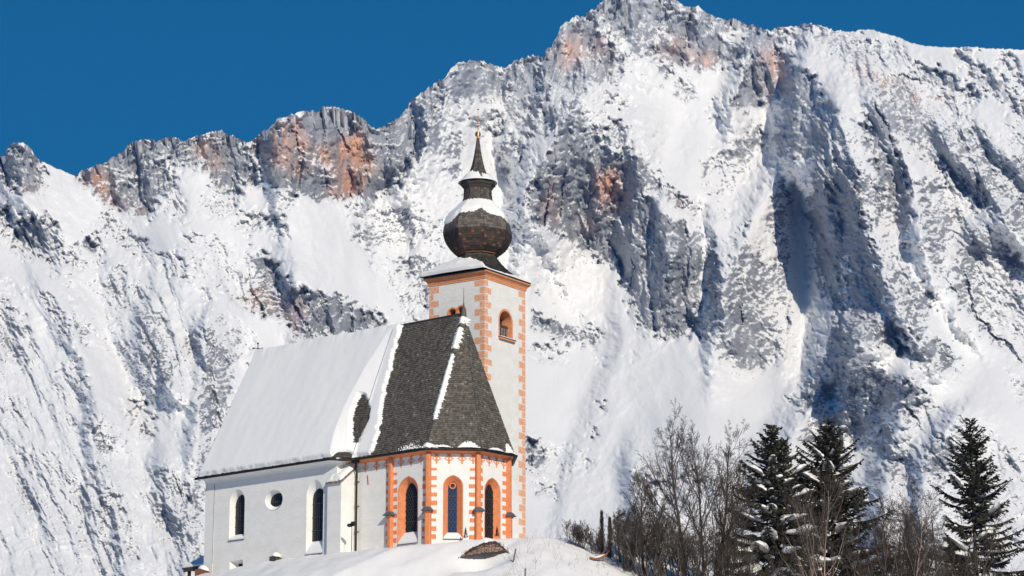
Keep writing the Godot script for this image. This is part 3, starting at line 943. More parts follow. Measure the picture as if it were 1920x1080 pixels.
# the window parts: reveal, pane, lattice, bars, sill with snow
func window_parts(called: String, o: Vector3, ex: Vector3, en: Vector3, outer: Array, inner: Array, depth: float, reveal: Material, glass: Material, trim: float, diamonds: bool, sill_snow := true) -> Node3D:
	var w := Node3D.new()
	w.name = called
	var k := 0
	while church.has_node(NodePath(String(w.name))):
		k += 1
		w.name = "%s_%03d" % [called, k]
	church.add_child(w, true)
	var ol: PackedVector2Array = outer[0]
	var orr: PackedVector2Array = outer[1]
	var il: PackedVector2Array = inner[0]
	var ir: PackedVector2Array = inner[1]
	var back := o - en * depth
	var s := Shape.new()
	for side in 2:
		var p := ol if side == 0 else orr
		var q := il if side == 0 else ir
		for i in p.size() - 1:
			var a := o + ex * p[i].x + Vector3.UP * p[i].y
			var b := o + ex * p[i + 1].x + Vector3.UP * p[i + 1].y
			var c := back + ex * q[i + 1].x + Vector3.UP * q[i + 1].y
			var d := back + ex * q[i].x + Vector3.UP * q[i].y
			if side == 0: s.quad(a, d, c, b)
			else: s.quad(a, b, c, d)
	s.quad(o + ex * ol[0].x + Vector3.UP * ol[0].y, o + ex * orr[0].x + Vector3.UP * orr[0].y, back + ex * ir[0].x + Vector3.UP * ir[0].y, back + ex * il[0].x + Vector3.UP * il[0].y)
	if trim > 0.0:
		# a painted edge round the opening, 5 mm proud
		for side in 2:
			var p := ol if side == 0 else orr
			var dir := -1.0 if side == 0 else 1.0
			var xm := ol[ol.size() - 1].x
			for i in p.size() - 1:
				var wa := Vector2(p[i].x + dir * trim, p[i].y + (trim * 1.2 if absf(p[i].x - xm) < 0.02 else trim * 0.4))
				var wb := Vector2(p[i + 1].x + dir * trim, p[i + 1].y + trim * 0.7)
				if i == 0: wa.y = p[i].y
				if i == p.size() - 2: wb = p[i + 1] + Vector2(0, trim * 1.3)
				var f := o + en * 0.005
				var a := f + ex * p[i].x + Vector3.UP * p[i].y
				var b := f + ex * p[i + 1].x + Vector3.UP * p[i + 1].y
				var c := f + ex * wb.x + Vector3.UP * wb.y
				var d := f + ex * wa.x + Vector3.UP * wa.y
				if side == 0: s.quad(a, b, c, d)
				else: s.quad(a, d, c, b)
	put("reveal", s.mesh(), reveal, w)
	var pane := ring(il, ir)
	s = Shape.new()
	s.plate(pane, back - en * 0.03, ex, Vector3.UP, en, 0.02)
	put("pane", s.mesh(), glass, w)
	# lattice of thin leads and stout saddle bars in front of the pane
	s = Shape.new()
	var lo := Vector2(1e9, 1e9)
	var hi := Vector2(-1e9, -1e9)
	for q in pane:
		lo = lo.min(q)
		hi = hi.max(q)
	var front := back + en * 0.03
	if diamonds:
		var step := 0.24
		for dir in [-1.0, 1.0]:
			var c0 := -6.0
			while c0 < 8.0:
				var a := Vector2(lo.x - 0.1, 0)
				var b := Vector2(hi.x + 0.1, 0)
				a.y = lo.y + c0 + dir * (a.x - lo.x) * 1.75
				b.y = lo.y + c0 + dir * (b.x - lo.x) * 1.75
				for seg in Geometry2D.intersect_polyline_with_polygon(PackedVector2Array([a, b]), pane):
					s.bar(front + ex * seg[0].x + Vector3.UP * seg[0].y, front + ex * seg[seg.size() - 1].x + Vector3.UP * seg[seg.size() - 1].y, 0.014, 0.014, en)
				c0 += step * 1.75
		put("lattice", s.mesh(), mats.lead, w)
	else:
		var x := lo.x + 0.16
		while x < hi.x:
			for seg in Geometry2D.intersect_polyline_with_polygon(PackedVector2Array([Vector2(x, lo.y - 0.1), Vector2(x, hi.y + 0.1)]), pane):
				s.bar(front + ex * seg[0].x + Vector3.UP * seg[0].y, front + ex * seg[seg.size() - 1].x + Vector3.UP * seg[seg.size() - 1].y, 0.014, 0.014, en)
			x += 0.2
		put("lattice", s.mesh(), mats.lead, w)
	var n := 4 if hi.y - lo.y > 2.0 else 2
	for j in n - 1:
		var y := lerpf(lo.y, hi.y, (j + 1.0) / n - 0.04)
		for seg in Geometry2D.intersect_polyline_with_polygon(PackedVector2Array([Vector2(lo.x - 0.1, y), Vector2(hi.x + 0.1, y)]), pane):
			s = Shape.new()
			s.bar(front + en * 0.02 + ex * seg[0].x + Vector3.UP * seg[0].y, front + en * 0.02 + ex * seg[seg.size() - 1].x + Vector3.UP * seg[seg.size() - 1].y, 0.025, 0.025)
			put("saddle_bar", s.mesh(), mats.lead, w)
	if sill_snow:
		s = Shape.new()
		var a := o + ex * ol[0].x + Vector3.UP * ol[0].y
		var b := o + ex * orr[0].x + Vector3.UP * orr[0].y
		var c := back + ex * ir[0].x + Vector3.UP * (ir[0].y)
		var d := back + ex * il[0].x + Vector3.UP * (il[0].y)
		s.bar(a - ex * 0.03 + en * 0.03 - Vector3.UP * 0.03, b + ex * 0.03 + en * 0.03 - Vector3.UP * 0.03, 0.10, 0.05)
		put("sill", s.mesh(), mats.slate, w)
		s = Shape.new()
		var m := 10
		var rows := 5
		var g := []
		for j in rows + 1:
			for i in m + 1:
				var t := float(i) / m
				var r := float(j) / rows
				var base := a.lerp(b, t).lerp(d.lerp(c, t), r)
				var puff := 0.13 * sqrt(maxf(0.0, sin(PI * clampf(r * 0.8 + 0.16, 0.0, 1.0))))
				g.append(base + Vector3.UP * puff + en * 0.03 * (1.0 - r))
		for j in rows:
			for i in m:
				var q := j * (m + 1) + i
				s.quad(g[q], g[q + m + 1], g[q + m + 2], g[q + 1])
		for i in m:
			s.quad(a.lerp(b, float(i) / m) + en * 0.03, g[i], g[i + 1], a.lerp(b, (i + 1.0) / m) + en * 0.03)
		put("sill_snow", s.mesh(), mats.snow_small, w)
	return w

# profile points (out, h) swept along a wall line (u, v); left of the line is outside
func sweep(s: Shape, path: PackedVector2Array, prof: PackedVector2Array) -> void:
	var m := path.size()
	var mit := PackedVector2Array()
	for i in m:
		var d0 := (path[i] - path[maxi(i - 1, 0)]).normalized() if i > 0 else (path[1] - path[0]).normalized()
		var d1 := (path[mini(i + 1, m - 1)] - path[i]).normalized() if i < m - 1 else d0
		var n0 := Vector2(d0.y, -d0.x)
		var n1 := Vector2(d1.y, -d1.x)
		var b := (n0 + n1).normalized()
		mit.append(b / maxf(0.3, b.dot(n0)))
	for i in m - 1:
		for k in prof.size() - 1:
			var q := []
			for e in [[i, k], [i, k + 1], [i + 1, k + 1], [i + 1, k]]:
				var p: Vector2 = path[e[0]] + mit[e[0]] * prof[e[1]].x
				q.append(at(p.x, prof[e[1]].y, p.y))
			s.quad(q[0], q[1], q[2], q[3])

# one course after another of split shingles on a four-cornered roof face
func shingle_face(s: Shape, e0: Vector3, e1: Vector3, t0: Vector3, t1: Vector3, course: float, width: float, en: Vector3, seed_: int, dark := 1.0) -> void:
	var r := RandomNumberGenerator.new()
	r.seed = seed_
	var rows := int(((t0 + t1) * 0.5 - (e0 + e1) * 0.5).length() / course)
	for j in rows:
		var f0 := float(j) / rows
		var f1 := minf(1.0, (j + 1.25) / rows)
		var a0 := e0.lerp(t0, f0)
		var b0 := e1.lerp(t1, f0)
		var a1 := e0.lerp(t0, f1)
		var b1 := e1.lerp(t1, f1)
		var len := (b0 - a0).length()
		if len < 0.06:
			continue
		var x := -r.randf() * width * 0.5
		while x < len - 0.01:
			var w := width * r.randf_range(0.6, 1.4)
			var p := clampf(x / len, 0.0, 1.0)
			var q := clampf((x + w - 0.008) / len, 0.0, 1.0)
			x += w
			if q - p < 0.001:
				continue
			var lift := en * (0.036 + r.randf() * 0.03)
			var drop := (a0 - a1).normalized() * r.randf_range(-0.012, 0.02)
			var v := r.randf_range(0.6, 1.4) * dark
			if r.randf() < 0.06: v *= 1.7
			s.tint = Color(0.113 * v, 0.101 * v, 0.086 * v)
			var lo0 := a0.lerp(b0, p) + drop
			var lo1 := a0.lerp(b0, q) + drop
			s.quad(lo0 + lift, a1.lerp(b1, p) + en * 0.006, a1.lerp(b1, q) + en * 0.006, lo1 + lift)
			s.quad(lo0, lo0 + lift, lo1 + lift, lo1)

func roof_at(u: float, s: float) -> Vector3:
	var un := lerpf(-8.05, -7.5, s) - 1.5 * pow(sin(PI * clampf(s, 0.0, 1.0)), 0.8) * (1.0 - 0.6 * s)
	var uk := lerpf(-6.7, -7.35, s)
	var t := clampf((u - un) / (uk - un), 0.0, 1.0)
	return at(u, lerpf(lerpf(6.95, 6.9, t), 17.62, s), lerpf(lerpf(-1.75, 4.14, s), lerpf(-0.5, 4.14, s), t))

func make_church() -> void:
	church = thing("church", "white gothic church with orange quoins, steep shingled roof and onion-domed tower", "church", CHURCH, RIDGE_TURN)
	make_nave()
	make_choir()
	make_roofs()
	make_tower()
	make_porch()

func make_nave() -> void:
	var ex := at(1, 0, 0)
	var en := at(0, 0, -1)
	var o := at(0, 0, -1.2)
	var s := Shape.new()
	var wl := arch_side(-19.55, -18.72, 1.82, 4.72, 5.70)
	var wr := arch_side(-17.89, -18.72, 1.82, 4.72, 5.70)
	wall_with_hole(s, o, ex, en, -22.3, -17.0, 0.6, 6.9, wl, wr)
	var bl := PackedVector2Array([Vector2(-19.4, -0.7), Vector2(-19.4, 0.24), Vector2(-18.68, 0.25)])
	var br := PackedVector2Array([Vector2(-17.95, -0.7), Vector2(-17.95, 0.26), Vector2(-18.68, 0.25)])
	wall_with_hole(s, o, ex, en, -22.3, -17.0, -3.0, 0.6, bl, br)
	var cl := oval_side(-14.72, 4.46, 0.95, 0.78, -1.0)
	var cr := oval_side(-14.72, 4.46, 0.95, 0.78, 1.0)
	wall_with_hole(s, o, ex, en, -17.0, -13.0, -3.0, 6.9, cl, cr)
	var vl := arch_side(-11.22, -10.34, 0.06, 4.45, 5.58)
	var vr := arch_side(-9.47, -10.34, 0.06, 4.45, 5.58)
	wall_with_hole(s, o, ex, en, -13.0, -8.1, -3.0, 6.9, vl, vr)
	wall_plain(s, at(-8.1, 0, 0), at(0, 0, 1), at(1, 0, 0), -1.2, 0.2, -3.0, 6.9)
	wall_plain(s, at(-8.1, 0, 0), at(0, 0, 1), at(1, 0, 0), 8.0, 9.48, -3.0, 6.9)
	# west gable and the far side
	face_poly(s, PackedVector2Array([Vector2(-1.2, -3), Vector2(9.48, -3), Vector2(9.48, 6.9), Vector2(4.14, 17.2), Vector2(-1.2, 6.9)]), at(-22.3, 0, 0), at(0, 0, 1), at(-1, 0, 0))
	wall_plain(s, at(0, 0, 9.48), ex, at(0, 0, 1), -22.3, -8.1, -3.0, 6.9)
	put("nave_wall", s.mesh(), mats.plaster, church)
	# a slightly proud corner strip at the west end
	s = Shape.new()
	s.box(at(-21.78, 1.9, -1.2125), Vector3(0.5, 4.6, 0.0125))
	put("corner_strip", s.mesh(), mats.plaster, church)
	window_parts("nave_window", o, ex, en, [wl, wr], [arch_side(-19.36, -18.72, 2.24, 4.5, 5.34), arch_side(-18.06, -18.72, 2.24, 4.5, 5.34)], 0.45, mats.plaster, mats.glass, 0.0, false).set_meta("label", "smaller lancet window of the nave")
	window_parts("nave_window", o, ex, en, [vl, vr], [arch_side(-11.02, -10.34, 1.0, 4.2, 4.98), arch_side(-9.64, -10.34, 1.0, 4.2, 4.98)], 0.45, mats.plaster, mats.glass, 0.0, false).set_meta("label", "taller lancet window of the nave beside the buttress")
	window_parts("oculus", o, ex, en, [cl, cr], [oval_side(-14.72, 4.42, 0.78, 0.62, -1.0), oval_side(-14.72, 4.42, 0.78, 0.62, 1.0)], 0.42, mats.plaster, mats.glass, 0.0, false, false)
	window_parts("cellar_window", o, ex, en, [bl, br], [PackedVector2Array([Vector2(-18.95, -0.7), Vector2(-18.95, 0.06), Vector2(-18.5, 0.06)]), PackedVector2Array([Vector2(-18.05, -0.7), Vector2(-18.05, 0.06), Vector2(-18.5, 0.06)])], 0.5, mats.plaster, mats.glass, 0.0, false, false)
	# snow lying in the round window
	s = Shape.new()
	for k in 12:
		var t0 := PI * (0.06 + 0.74 * k / 12.0)
		var t1 := PI * (0.06 + 0.74 * (k + 1) / 12.0)
		var p := []
		for e in [[t0, 0.955, 0.0], [t0, 0.80 - 0.12 * sin(t0), 0.10], [t1, 0.80 - 0.12 * sin(t1), 0.10], [t1, 0.955, 0.0]]:
			p.append(o + ex * (-14.72 - 0.95 * e[1] * cos(e[0])) + Vector3.UP * (4.46 - 0.78 * e[1] * sin(e[0]) + e[2] * 0.6) - en * (0.0 if e[2] == 0.0 else 0.3))
		s.quad(p[0], p[1], p[2], p[3])
	put("oculus_snow", s.mesh(), mats.snow_small, church)
	# coved white cornice
	s = Shape.new()
	sweep(s, PackedVector2Array([Vector2(-22.3, -1.2), Vector2(-8.1, -1.2), Vector2(-8.1, 0.0)]), PackedVector2Array([Vector2(0.002, 6.46), Vector2(0.05, 6.44), Vector2(0.09, 6.56), Vector2(0.2, 6.68), Vector2(0.36, 6.75), Vector2(0.5, 6.80), Vector2(0.5, 6.88)]))
	put("cornice", s.mesh(), mats.plaster, church)
	# corner buttress with its coping
	s = Shape.new()
	var f := 5.1
	var b := 6.35
	s.quad(at(-8.7, -3, -1.55), at(-8.7, f, -1.55), at(-7.3, f, -1.55), at(-7.3, -3, -1.55))
	s.tri(at(-7.3, -3, -1.55), at(-7.3, f, -1.55), at(-7.3, b, 0.1))
	s.tri(at(-7.3, -3, -1.55), at(-7.3, b, 0.1), at(-7.3, -3, 0.1))
	s.tri(at(-8.7, -3, -1.55), at(-8.7, b, 0.1), at(-8.7, f, -1.55))
	s.tri(at(-8.7, -3, -1.55), at(-8.7, -3, 0.1), at(-8.7, b, 0.1))
	s.quad(at(-8.7, f, -1.55), at(-8.7, b, 0.1), at(-7.3, b, 0.1), at(-7.3, f, -1.55))
	var bt := put("buttress", s.mesh(), mats.plaster, church)
	s = Shape.new()
	for k in 2:
		var y := -0.02 if k == 0 else 0.07
		var a0 := at(-8.82, f + y - 0.1, -1.7)
		var a1 := at(-7.18, f + y - 0.1, -1.7)
		var b0 := at(-8.82, b + y + 0.02, 0.05)
		var b1 := at(-7.18, b + y + 0.02, 0.05)
		if k == 1: s.quad(a0, b0, b1, a1)
		else: s.quad(a0, a1, b1, b0)
	var y0 := Vector3(0, 0.09, 0)
	var c0 := at(-8.82, f - 0.12, -1.7)
	var c1 := at(-7.18, f - 0.12, -1.7)
	var d1 := at(-7.18, b, 0.05)
	var d0 := at(-8.82, b, 0.05)
	s.quad(c0, c0 + y0, c1 + y0, c1)
	s.quad(c1, c1 + y0, d1 + y0, d1)
	s.quad(d0, d0 + y0, c0 + y0, c0)
	put("coping", s.mesh(), mats.stone, bt)
	# crack conductor on the wall
	s = Shape.new()
	s.bar(at(-21.26, 6.3, -1.235), at(-21.3, 0.2, -1.235), 0.02, 0.02)
	put("lightning_cable", s.mesh(), mats.lead, church)

func choir_path() -> PackedVector2Array:
	return PackedVector2Array([Vector2(-8.1, 0), Vector2(0, 0), Vector2(2.485, 2.485), Vector2(2.485, 5.8), Vector2(0, 8.285), Vector2(-8.1, 8.285)])

func make_choir() -> void:
	var s := Shape.new()
	var r2 := sqrt(0.5)
	var o0 := at(0, 0, 0)
	var ex0 := at(1, 0, 0)
	var en0 := at(0, 0, -1)
	var l0 := arch_side(-2.98, -2.02, 0.22, 3.95, 5.06)
	var rr0 := arch_side(-1.06, -2.02, 0.22, 3.95, 5.06)
	wall_with_hole(s, o0, ex0, en0, -8.1, 0.0, -3.0, 6.7, l0, rr0)
	var ex1 := at(r2, 0, r2)
	var en1 := at(r2, 0, -r2)
	var l1 := arch_side(1.09, 1.76, 0.40, 4.15, 4.96)
	var rr1 := arch_side(2.43, 1.76, 0.40, 4.15, 4.96)
	wall_with_hole(s, o0, ex1, en1, 0.0, 3.514, -3.0, 6.7, l1, rr1)
	var o2 := at(2.485, 0, 0)
	var ex2 := at(0, 0, 1)
	var en2 := at(1, 0, 0)
	var l2 := arch_side(3.28, 4.12, 0.35, 3.95, 4.97)
	var rr2 := arch_side(4.96, 4.12, 0.35, 3.95, 4.97)
	wall_with_hole(s, o2, ex2, en2, 2.485, 5.8, -3.0, 6.7, l2, rr2)
	wall_plain(s, at(2.485, 0, 5.8), at(-r2, 0, r2), at(r2, 0, r2), 0.0, 3.514, -3.0, 6.7)
	wall_plain(s, at(0, 0, 8.285), at(-1, 0, 0), at(0, 0, 1), 0.0, 8.1, -3.0, 6.7)
	put("choir_wall", s.mesh(), mats.plaster, church)
	window_parts("choir_window", o0, ex0, en0, [l0, rr0], [arch_side(-2.63, -2.07, 1.06, 3.85, 4.68), arch_side(-1.5, -2.07, 1.06, 3.85, 4.68)], 0.42, mats.orange, mats.glass, 0.055, true).set_meta("label", "lancet window left of the corner pilaster")
	var mid := window_parts("choir_window", o0, ex1, en1, [l1, rr1], [arch_side(1.41, 1.735, 0.86, 4.1, 4.6), arch_side(2.06, 1.735, 0.86, 4.1, 4.6)], 0.42, mats.orange, mats.blue_glass, 0.055, true)
	mid.set_meta("label", "lancet window with dark blue panes and a roundel")
	window_parts("choir_window", o2, ex2, en2, [l2, rr2], [arch_side(3.78, 4.22, 0.62, 3.9, 4.62), arch_side(4.66, 4.22, 0.62, 3.9, 4.62)], 0.42, mats.orange, mats.glass, 0.055, true).set_meta("label", "lancet window next to the tower")
	# stone roundel at the head of the middle window
	s = Shape.new()
	var c := ex1 * 1.735 + Vector3.UP * 4.28 - en1 * 0.36
	var pts := PackedVector3Array()
	var rad := PackedFloat32Array()
	for k in 15:
		var t := TAU * k / 14.0
		pts.append(c + ex1 * 0.2 * cos(t) + Vector3.UP * 0.2 * sin(t))
		rad.append(0.055)
	s.tube(pts, rad, 6)
	put("roundel", s.mesh(), mats.orange, mid)
	# cove under the eaves, orange in the shade
	s = Shape.new()
	sweep(s, choir_path(), PackedVector2Array([Vector2(0.003, 6.55), Vector2(0.05, 6.55), Vector2(0.10, 6.62), Vector2(0.24, 6.72), Vector2(0.42, 6.78), Vector2(0.42, 6.86)]))
	put("cornice", s.mesh(), mats.orange, church)
	# pilasters with slate caps, and the painted quoins beside them
	var spots := [[Vector2(-3.66, 0), Vector2(0, -1)], [Vector2(0, 0), Vector2(0.38, -0.92).normalized()], [Vector2(2.485, 2.485), Vector2(0.92, -0.38).normalized()], [Vector2(2.485, 5.8), Vector2(0.92, 0.38).normalized()]]
	for sp in spots:
		var p: Vector2 = sp[0]
		var d: Vector2 = sp[1]
		var out := at(d.x, 0, d.y)
		var across := Vector3.UP.cross(out)
		var base := at(p.x, 0, p.y)
		s = Shape.new()
		for lev in [[-2.0, 2.42, 0.31, 0.205], [2.42, 6.56, 0.26, 0.175]]:
			var prof := PackedVector2Array([Vector2(-lev[3], -0.25), Vector2(-lev[3], lev[2] - 0.05), Vector2(-lev[3] + 0.06, lev[2]), Vector2(lev[3] - 0.06, lev[2]), Vector2(lev[3], lev[2] - 0.05), Vector2(lev[3], -0.25)])
			s.plate(prof, base + Vector3.UP * lev[0], across, out, Vector3.UP, lev[1] - lev[0])
		var pil := put("pilaster", s.mesh(), mats.orange, church)
		s = Shape.new()
		var lo := []
		var hi := []
		for q in [Vector2(-0.40, 0.0), Vector2(-0.40, 0.52), Vector2(0.40, 0.52), Vector2(0.40, 0.0)]:
			lo.append(base + across * q.x + out * q.y + Vector3.UP * 2.42)
			hi.append(base + across * q.x * 0.45 + out * (q.y * 0.62) + Vector3.UP * 2.66)
		for k in 3:
			s.quad(lo[k], hi[k], hi[k + 1], lo[k + 1])
			s.quad(lo[k + 1], lo[k + 1] + Vector3(0, -0.05, 0), lo[k] + Vector3(0, -0.05, 0), lo[k])
		s.quad(hi[0], hi[3], hi[2], hi[1])
		s.quad(lo[0] + Vector3(0, -0.05, 0), lo[1] + Vector3(0, -0.05, 0), lo[2] + Vector3(0, -0.05, 0), lo[3] + Vector3(0, -0.05, 0))
		put("slate_cap", s.mesh(), mats.slate, pil)
		s = Shape.new()
		s.box(base + out * 0.30 + Vector3.UP * 2.31, Vector3(0.25, 0.05, 0.08), Basis(across, Vector3.UP, out))
		put("cap_moulding", s.mesh(), mats.orange, pil)
	var walls := [[o0, ex0, en0, -3.66, 1.0, 0.05], [o0, ex0, en0, -3.66, -1.0, 0.05], [o0, ex0, en0, 0.0, -1.0, 0.12], [o0, ex1, en1, 0.0, 1.0, 0.1], [o0, ex1, en1, 3.514, -1.0, 0.1], [o2, ex2, en2, 2.485, 1.0, 0.1], [o2, ex2, en2, 5.8, -1.0, 0.1]]
	for w in walls:
		for k in 9:
			var hh := 5.42 - 0.613 * k + rng.randf_range(-0.03, 0.03)
			var t := rng.randf_range(0.29, 0.35) * (0.6 if rng.randf() < 0.08 else 1.0)
			var x0: float = w[3] + w[4] * w[5]
			var x1: float = w[3] + w[4] * (w[5] + rng.randf_range(0.45, 0.53))
			s = Shape.new()
			s.plate(PackedVector2Array([Vector2(x0, hh - t * 0.5), Vector2(x1, hh - t * 0.5), Vector2(x1, hh + t * 0.5), Vector2(x0, hh + t * 0.5)]), w[0], w[1], Vector3.UP, w[2], 0.006)
			put("quoin", s.mesh(), mats.orange, church)
	# painted tracery under the eaves: hanging stems with a lozenge, joined by round arches
	for w in [[o0, ex0, en0, [-6.35, -5.2, -4.2, -2.75, -1.75, -0.75]], [o0, ex1, en1, [0.55, 1.45, 2.4, 3.2]], [o2, ex2, en2, [2.95, 3.75, 4.55, 5.35]]]:
		for x in w[3]:
			s = Shape.new()
			var e: Vector3 = w[1]
			var nn: Vector3 = w[2]
			s.plate(PackedVector2Array([Vector2(x - 0.06, 5.82), Vector2(x + 0.06, 5.82), Vector2(x + 0.10, 6.6), Vector2(x - 0.10, 6.6)]), w[0], e, Vector3.UP, nn, 0.004)
			for sd in [-1.0, 1.0]:
				s.plate(PackedVector2Array([Vector2(x, 6.46), Vector2(x + sd * 0.36, 6.22), Vector2(x + sd * 0.23, 6.22), Vector2(x, 6.36)]), w[0], e, Vector3.UP, nn, 0.0065)
				s.plate(PackedVector2Array([Vector2(x, 5.96), Vector2(x + sd * 0.36, 6.215), Vector2(x + sd * 0.23, 6.215), Vector2(x, 6.07)]), w[0], e, Vector3.UP, nn, 0.0065)
				# spandrel of the arch to the next stem
				var sp := PackedVector2Array([Vector2(x, 6.6), Vector2(x, 6.42)])
				for k in 6:
					var a := PI * 0.5 * k / 5.0
					sp.append(Vector2(x + sd * (0.10 + 0.36 * (1.0 - cos(a))), 6.42 + 0.16 * sin(a)))
				sp.append(Vector2(x + sd * 0.46, 6.6))
				s.plate(sp, w[0], e, Vector3.UP, nn, 0.009)
			put("tracery_pendant", s.mesh(), mats.cornice if rng.randf() < 0.4 else mats.orange, church)
	# rain pipe and its collecting box at the joint of nave and choir
	s = Shape.new()
	s.tube(PackedVector3Array([at(-6.85, 6.6, -0.45), at(-6.98, 6.2, -0.4), at(-7.02, 5.9, -0.22), at(-7.02, -0.3, -0.22)]), PackedFloat32Array([0.085, 0.085, 0.08, 0.08]), 8)
	var pipe := put("rain_pipe", s.mesh(), mats.dark_metal, church)
	s = Shape.new()
	s.box(at(-6.85, 6.72, -0.55), Vector3(0.26, 0.2, 0.16))
	put("collecting_box", s.mesh(), mats.dark_metal, pipe)
	for hh in [5.2, 3.4, 1.5]:
		s = Shape.new()
		s.box(at(-7.02, hh, -0.16), Vector3(0.1, 0.025, 0.16))
		put("pipe_clip", s.mesh(), mats.lead, pipe)
	# a worn iron bracket on the wall
	s = Shape.new()
	s.bar(at(-6.1, 5.6, -0.03), at(-6.02, 4.9, -0.03), 0.05, 0.03)
	put("wall_anchor", s.mesh(), mats.rust, church)

func make_roofs() -> void:
	var rg0 := at(-22.6, 17.62, 4.14)
	var rg1 := at(-7.4, 17.62, 4.14)
	var top := at(-0.42, 17.62, 4.14)
	# nave: front slope, fold towards the choir, back slope
	var s := Shape.new()
	var n0 := at(-22.6, 6.95, -1.75)
	var n1 := at(-8.05, 6.95, -1.75)
	s.tint = Color(0.05, 0.047, 0.043)
	for j in 24:
		for i in 70:
			var ua := lerpf(-22.6, -6.7, i / 70.0)
			var ub := lerpf(-22.6, -6.7, (i + 1) / 70.0)
			s.quad(roof_at(ua, j / 24.0), roof_at(ua, (j + 1) / 24.0), roof_at(ub, (j + 1) / 24.0), roof_at(ub, j / 24.0))
	s.quad(at(-8.05, 6.95, 10.03), rg1, rg0, at(-22.6, 6.95, 10.03))
	s.tri(n0, at(-22.6, 6.95, 10.03), rg0)
	s.quad(n0 + Vector3(0, -0.06, 0), n1 + Vector3(0, -0.06, 0), at(-8.05, 6.89, 10.03), at(-22.6, 6.89, 10.03))
	var nave_roof := put("nave_roof", s.mesh(), mats.shingle, church)
	s = Shape.new()
	for g in 18:
		var sa := (g % 9) / 15.0
		var sb := sa + 1.0 / 15.0
		var ua := -9.0 if g < 9 else -8.0
		var e0 := roof_at(ua, sa)
		var e1 := roof_at(ua + 1.0, sa)
		var t0 := roof_at(ua, sb)
		var t1 := roof_at(ua + 1.0, sb)
		shingle_face(s, e0, e1, t0, t1, 0.18, 0.17, ((e1 - e0).cross(t0 - e0)).normalized(), 40 + g, 0.55)
	put("shingles", s.mesh(), mats.shingle, nave_roof).set_meta("kind", "stuff")
	# choir: five slopes round the apse
	s = Shape.new()
	s.tint = Color(0.03, 0.028, 0.025)
	var ev := [at(-6.7, 6.9, -0.5), at(0.207, 6.9, -0.5), at(2.985, 6.9, 2.28), at(2.985, 6.9, 6.0), at(0.207, 6.9, 8.785), at(-7.0, 6.9, 8.785)]
	s.quad(ev[0], rg1, top, ev[1])
	s.tri(ev[1], top, ev[2])
	s.tri(ev[2], top, ev[3])
	s.tri(ev[3], top, ev[4])
	s.quad(ev[4], top, rg1, ev[5])
	for k in 5:
		s.quad(ev[k], ev[k + 1], ev[k + 1] + Vector3(0, -0.03, 0), ev[k] + Vector3(0, -0.03, 0))
	var choir_roof := put("choir_roof", s.mesh(), mats.shingle, church)
	s = Shape.new()
	shingle_face(s, ev[0], ev[1], rg1, top, 0.175, 0.17, (ev[1] - ev[0]).cross(rg1 - ev[0]).normalized(), 51)
	shingle_face(s, ev[1], ev[2], top, top, 0.175, 0.17, (ev[2] - ev[1]).cross(top - ev[1]).normalized(), 52)
	shingle_face(s, ev[2], ev[3], top, top, 0.175, 0.17, (ev[3] - ev[2]).cross(top - ev[2]).normalized(), 53)
	put("shingles", s.mesh(), mats.shingle, choir_roof).set_meta("kind", "stuff")
	s = Shape.new()
	s.tint = Color(0.05, 0.045, 0.04)
	s.bar(rg1 + Vector3(0, 0.03, 0), top + Vector3(0, 0.03, 0), 0.2, 0.1)
	put("ridge_board", s.mesh(), mats.shingle, choir_roof)
	# wet streaks below the top snow are darker shingle rows; the finial
	s = Shape.new()
	s.tube(PackedVector3Array([top + Vector3(0, -0.2, 0), top + Vector3(0, 0.25, 0), top + Vector3(0, 0.55, 0), top + Vector3(0, 0.9, 0), top + Vector3(0, 2.0, 0)]), PackedFloat32Array([0.24, 0.16, 0.08, 0.03, 0.012]), 10)
	put("finial", s.mesh(), mats.slate, church)
	# wrought cross on the west gable
	s = Shape.new()
	var cr := at(-22.45, 17.6, 4.14)
	s.bar(cr, cr + Vector3(0, 0.78, 0), 0.05, 0.05, Vector3.RIGHT)
	var arm := Basis(Vector3.UP, 0.75) * Vector3(0.36, 0, 0)
	s.bar(cr + Vector3(0, 0.38, 0) - arm, cr + Vector3(0, 0.36, 0) + arm, 0.05, 0.05)
	for e in [cr + Vector3(0, 0.78, 0), cr + Vector3(0, 0.38, 0) - arm, cr + Vector3(0, 0.36, 0) + arm]:
		s.box(e, Vector3(0.06, 0.06, 0.05))
	put("gable_cross", s.mesh(), mats.iron, church)
	# gutters, hung a little clear of the eaves boards
	var line := [at(-22.72, 6.80, -1.9), at(-8.1, 6.80, -1.9), at(-6.75, 6.78, -0.66), at(0.24, 6.78, -0.62), at(3.11, 6.78, 2.25), at(3.11, 6.78, 6.05), at(0.24, 6.78, 8.9)]
	for k in line.size() - 1:
		s = Shape.new()
		var d: Vector3 = (line[k + 1] - line[k]).normalized()
		var sag := Vector3(0, -0.06, 0) if k == 1 else Vector3.ZERO
		s.tube(PackedVector3Array([line[k] - d * 0.03, (line[k] + line[k + 1]) * 0.5 + sag, line[k + 1] + d * 0.03]), PackedFloat32Array([0.1, 0.1, 0.1]), 7)
		var n := int((line[k + 1] - line[k]).length() / 0.9)
		for j in n:
			var p: Vector3 = line[k].lerp(line[k + 1], (j + 0.5) / n)
			s.box(p + Vector3(0, 0.06, 0), Vector3(0.02, 0.05, 0.16))
		put("gutter", s.mesh(), mats.dark_metal, church)
	var edge := [at(-22.6, 6.86, -1.72), at(-8.05, 6.86, -1.72), at(-6.7, 6.82, -0.48), at(0.2, 6.82, -0.48), at(2.96, 6.82, 2.29), at(2.96, 6.82, 5.99), at(0.2, 6.82, 8.76)]
	s = Shape.new()
	for k in edge.size() - 1:
		s.bar(edge[k], edge[k + 1], 0.08, 0.13)
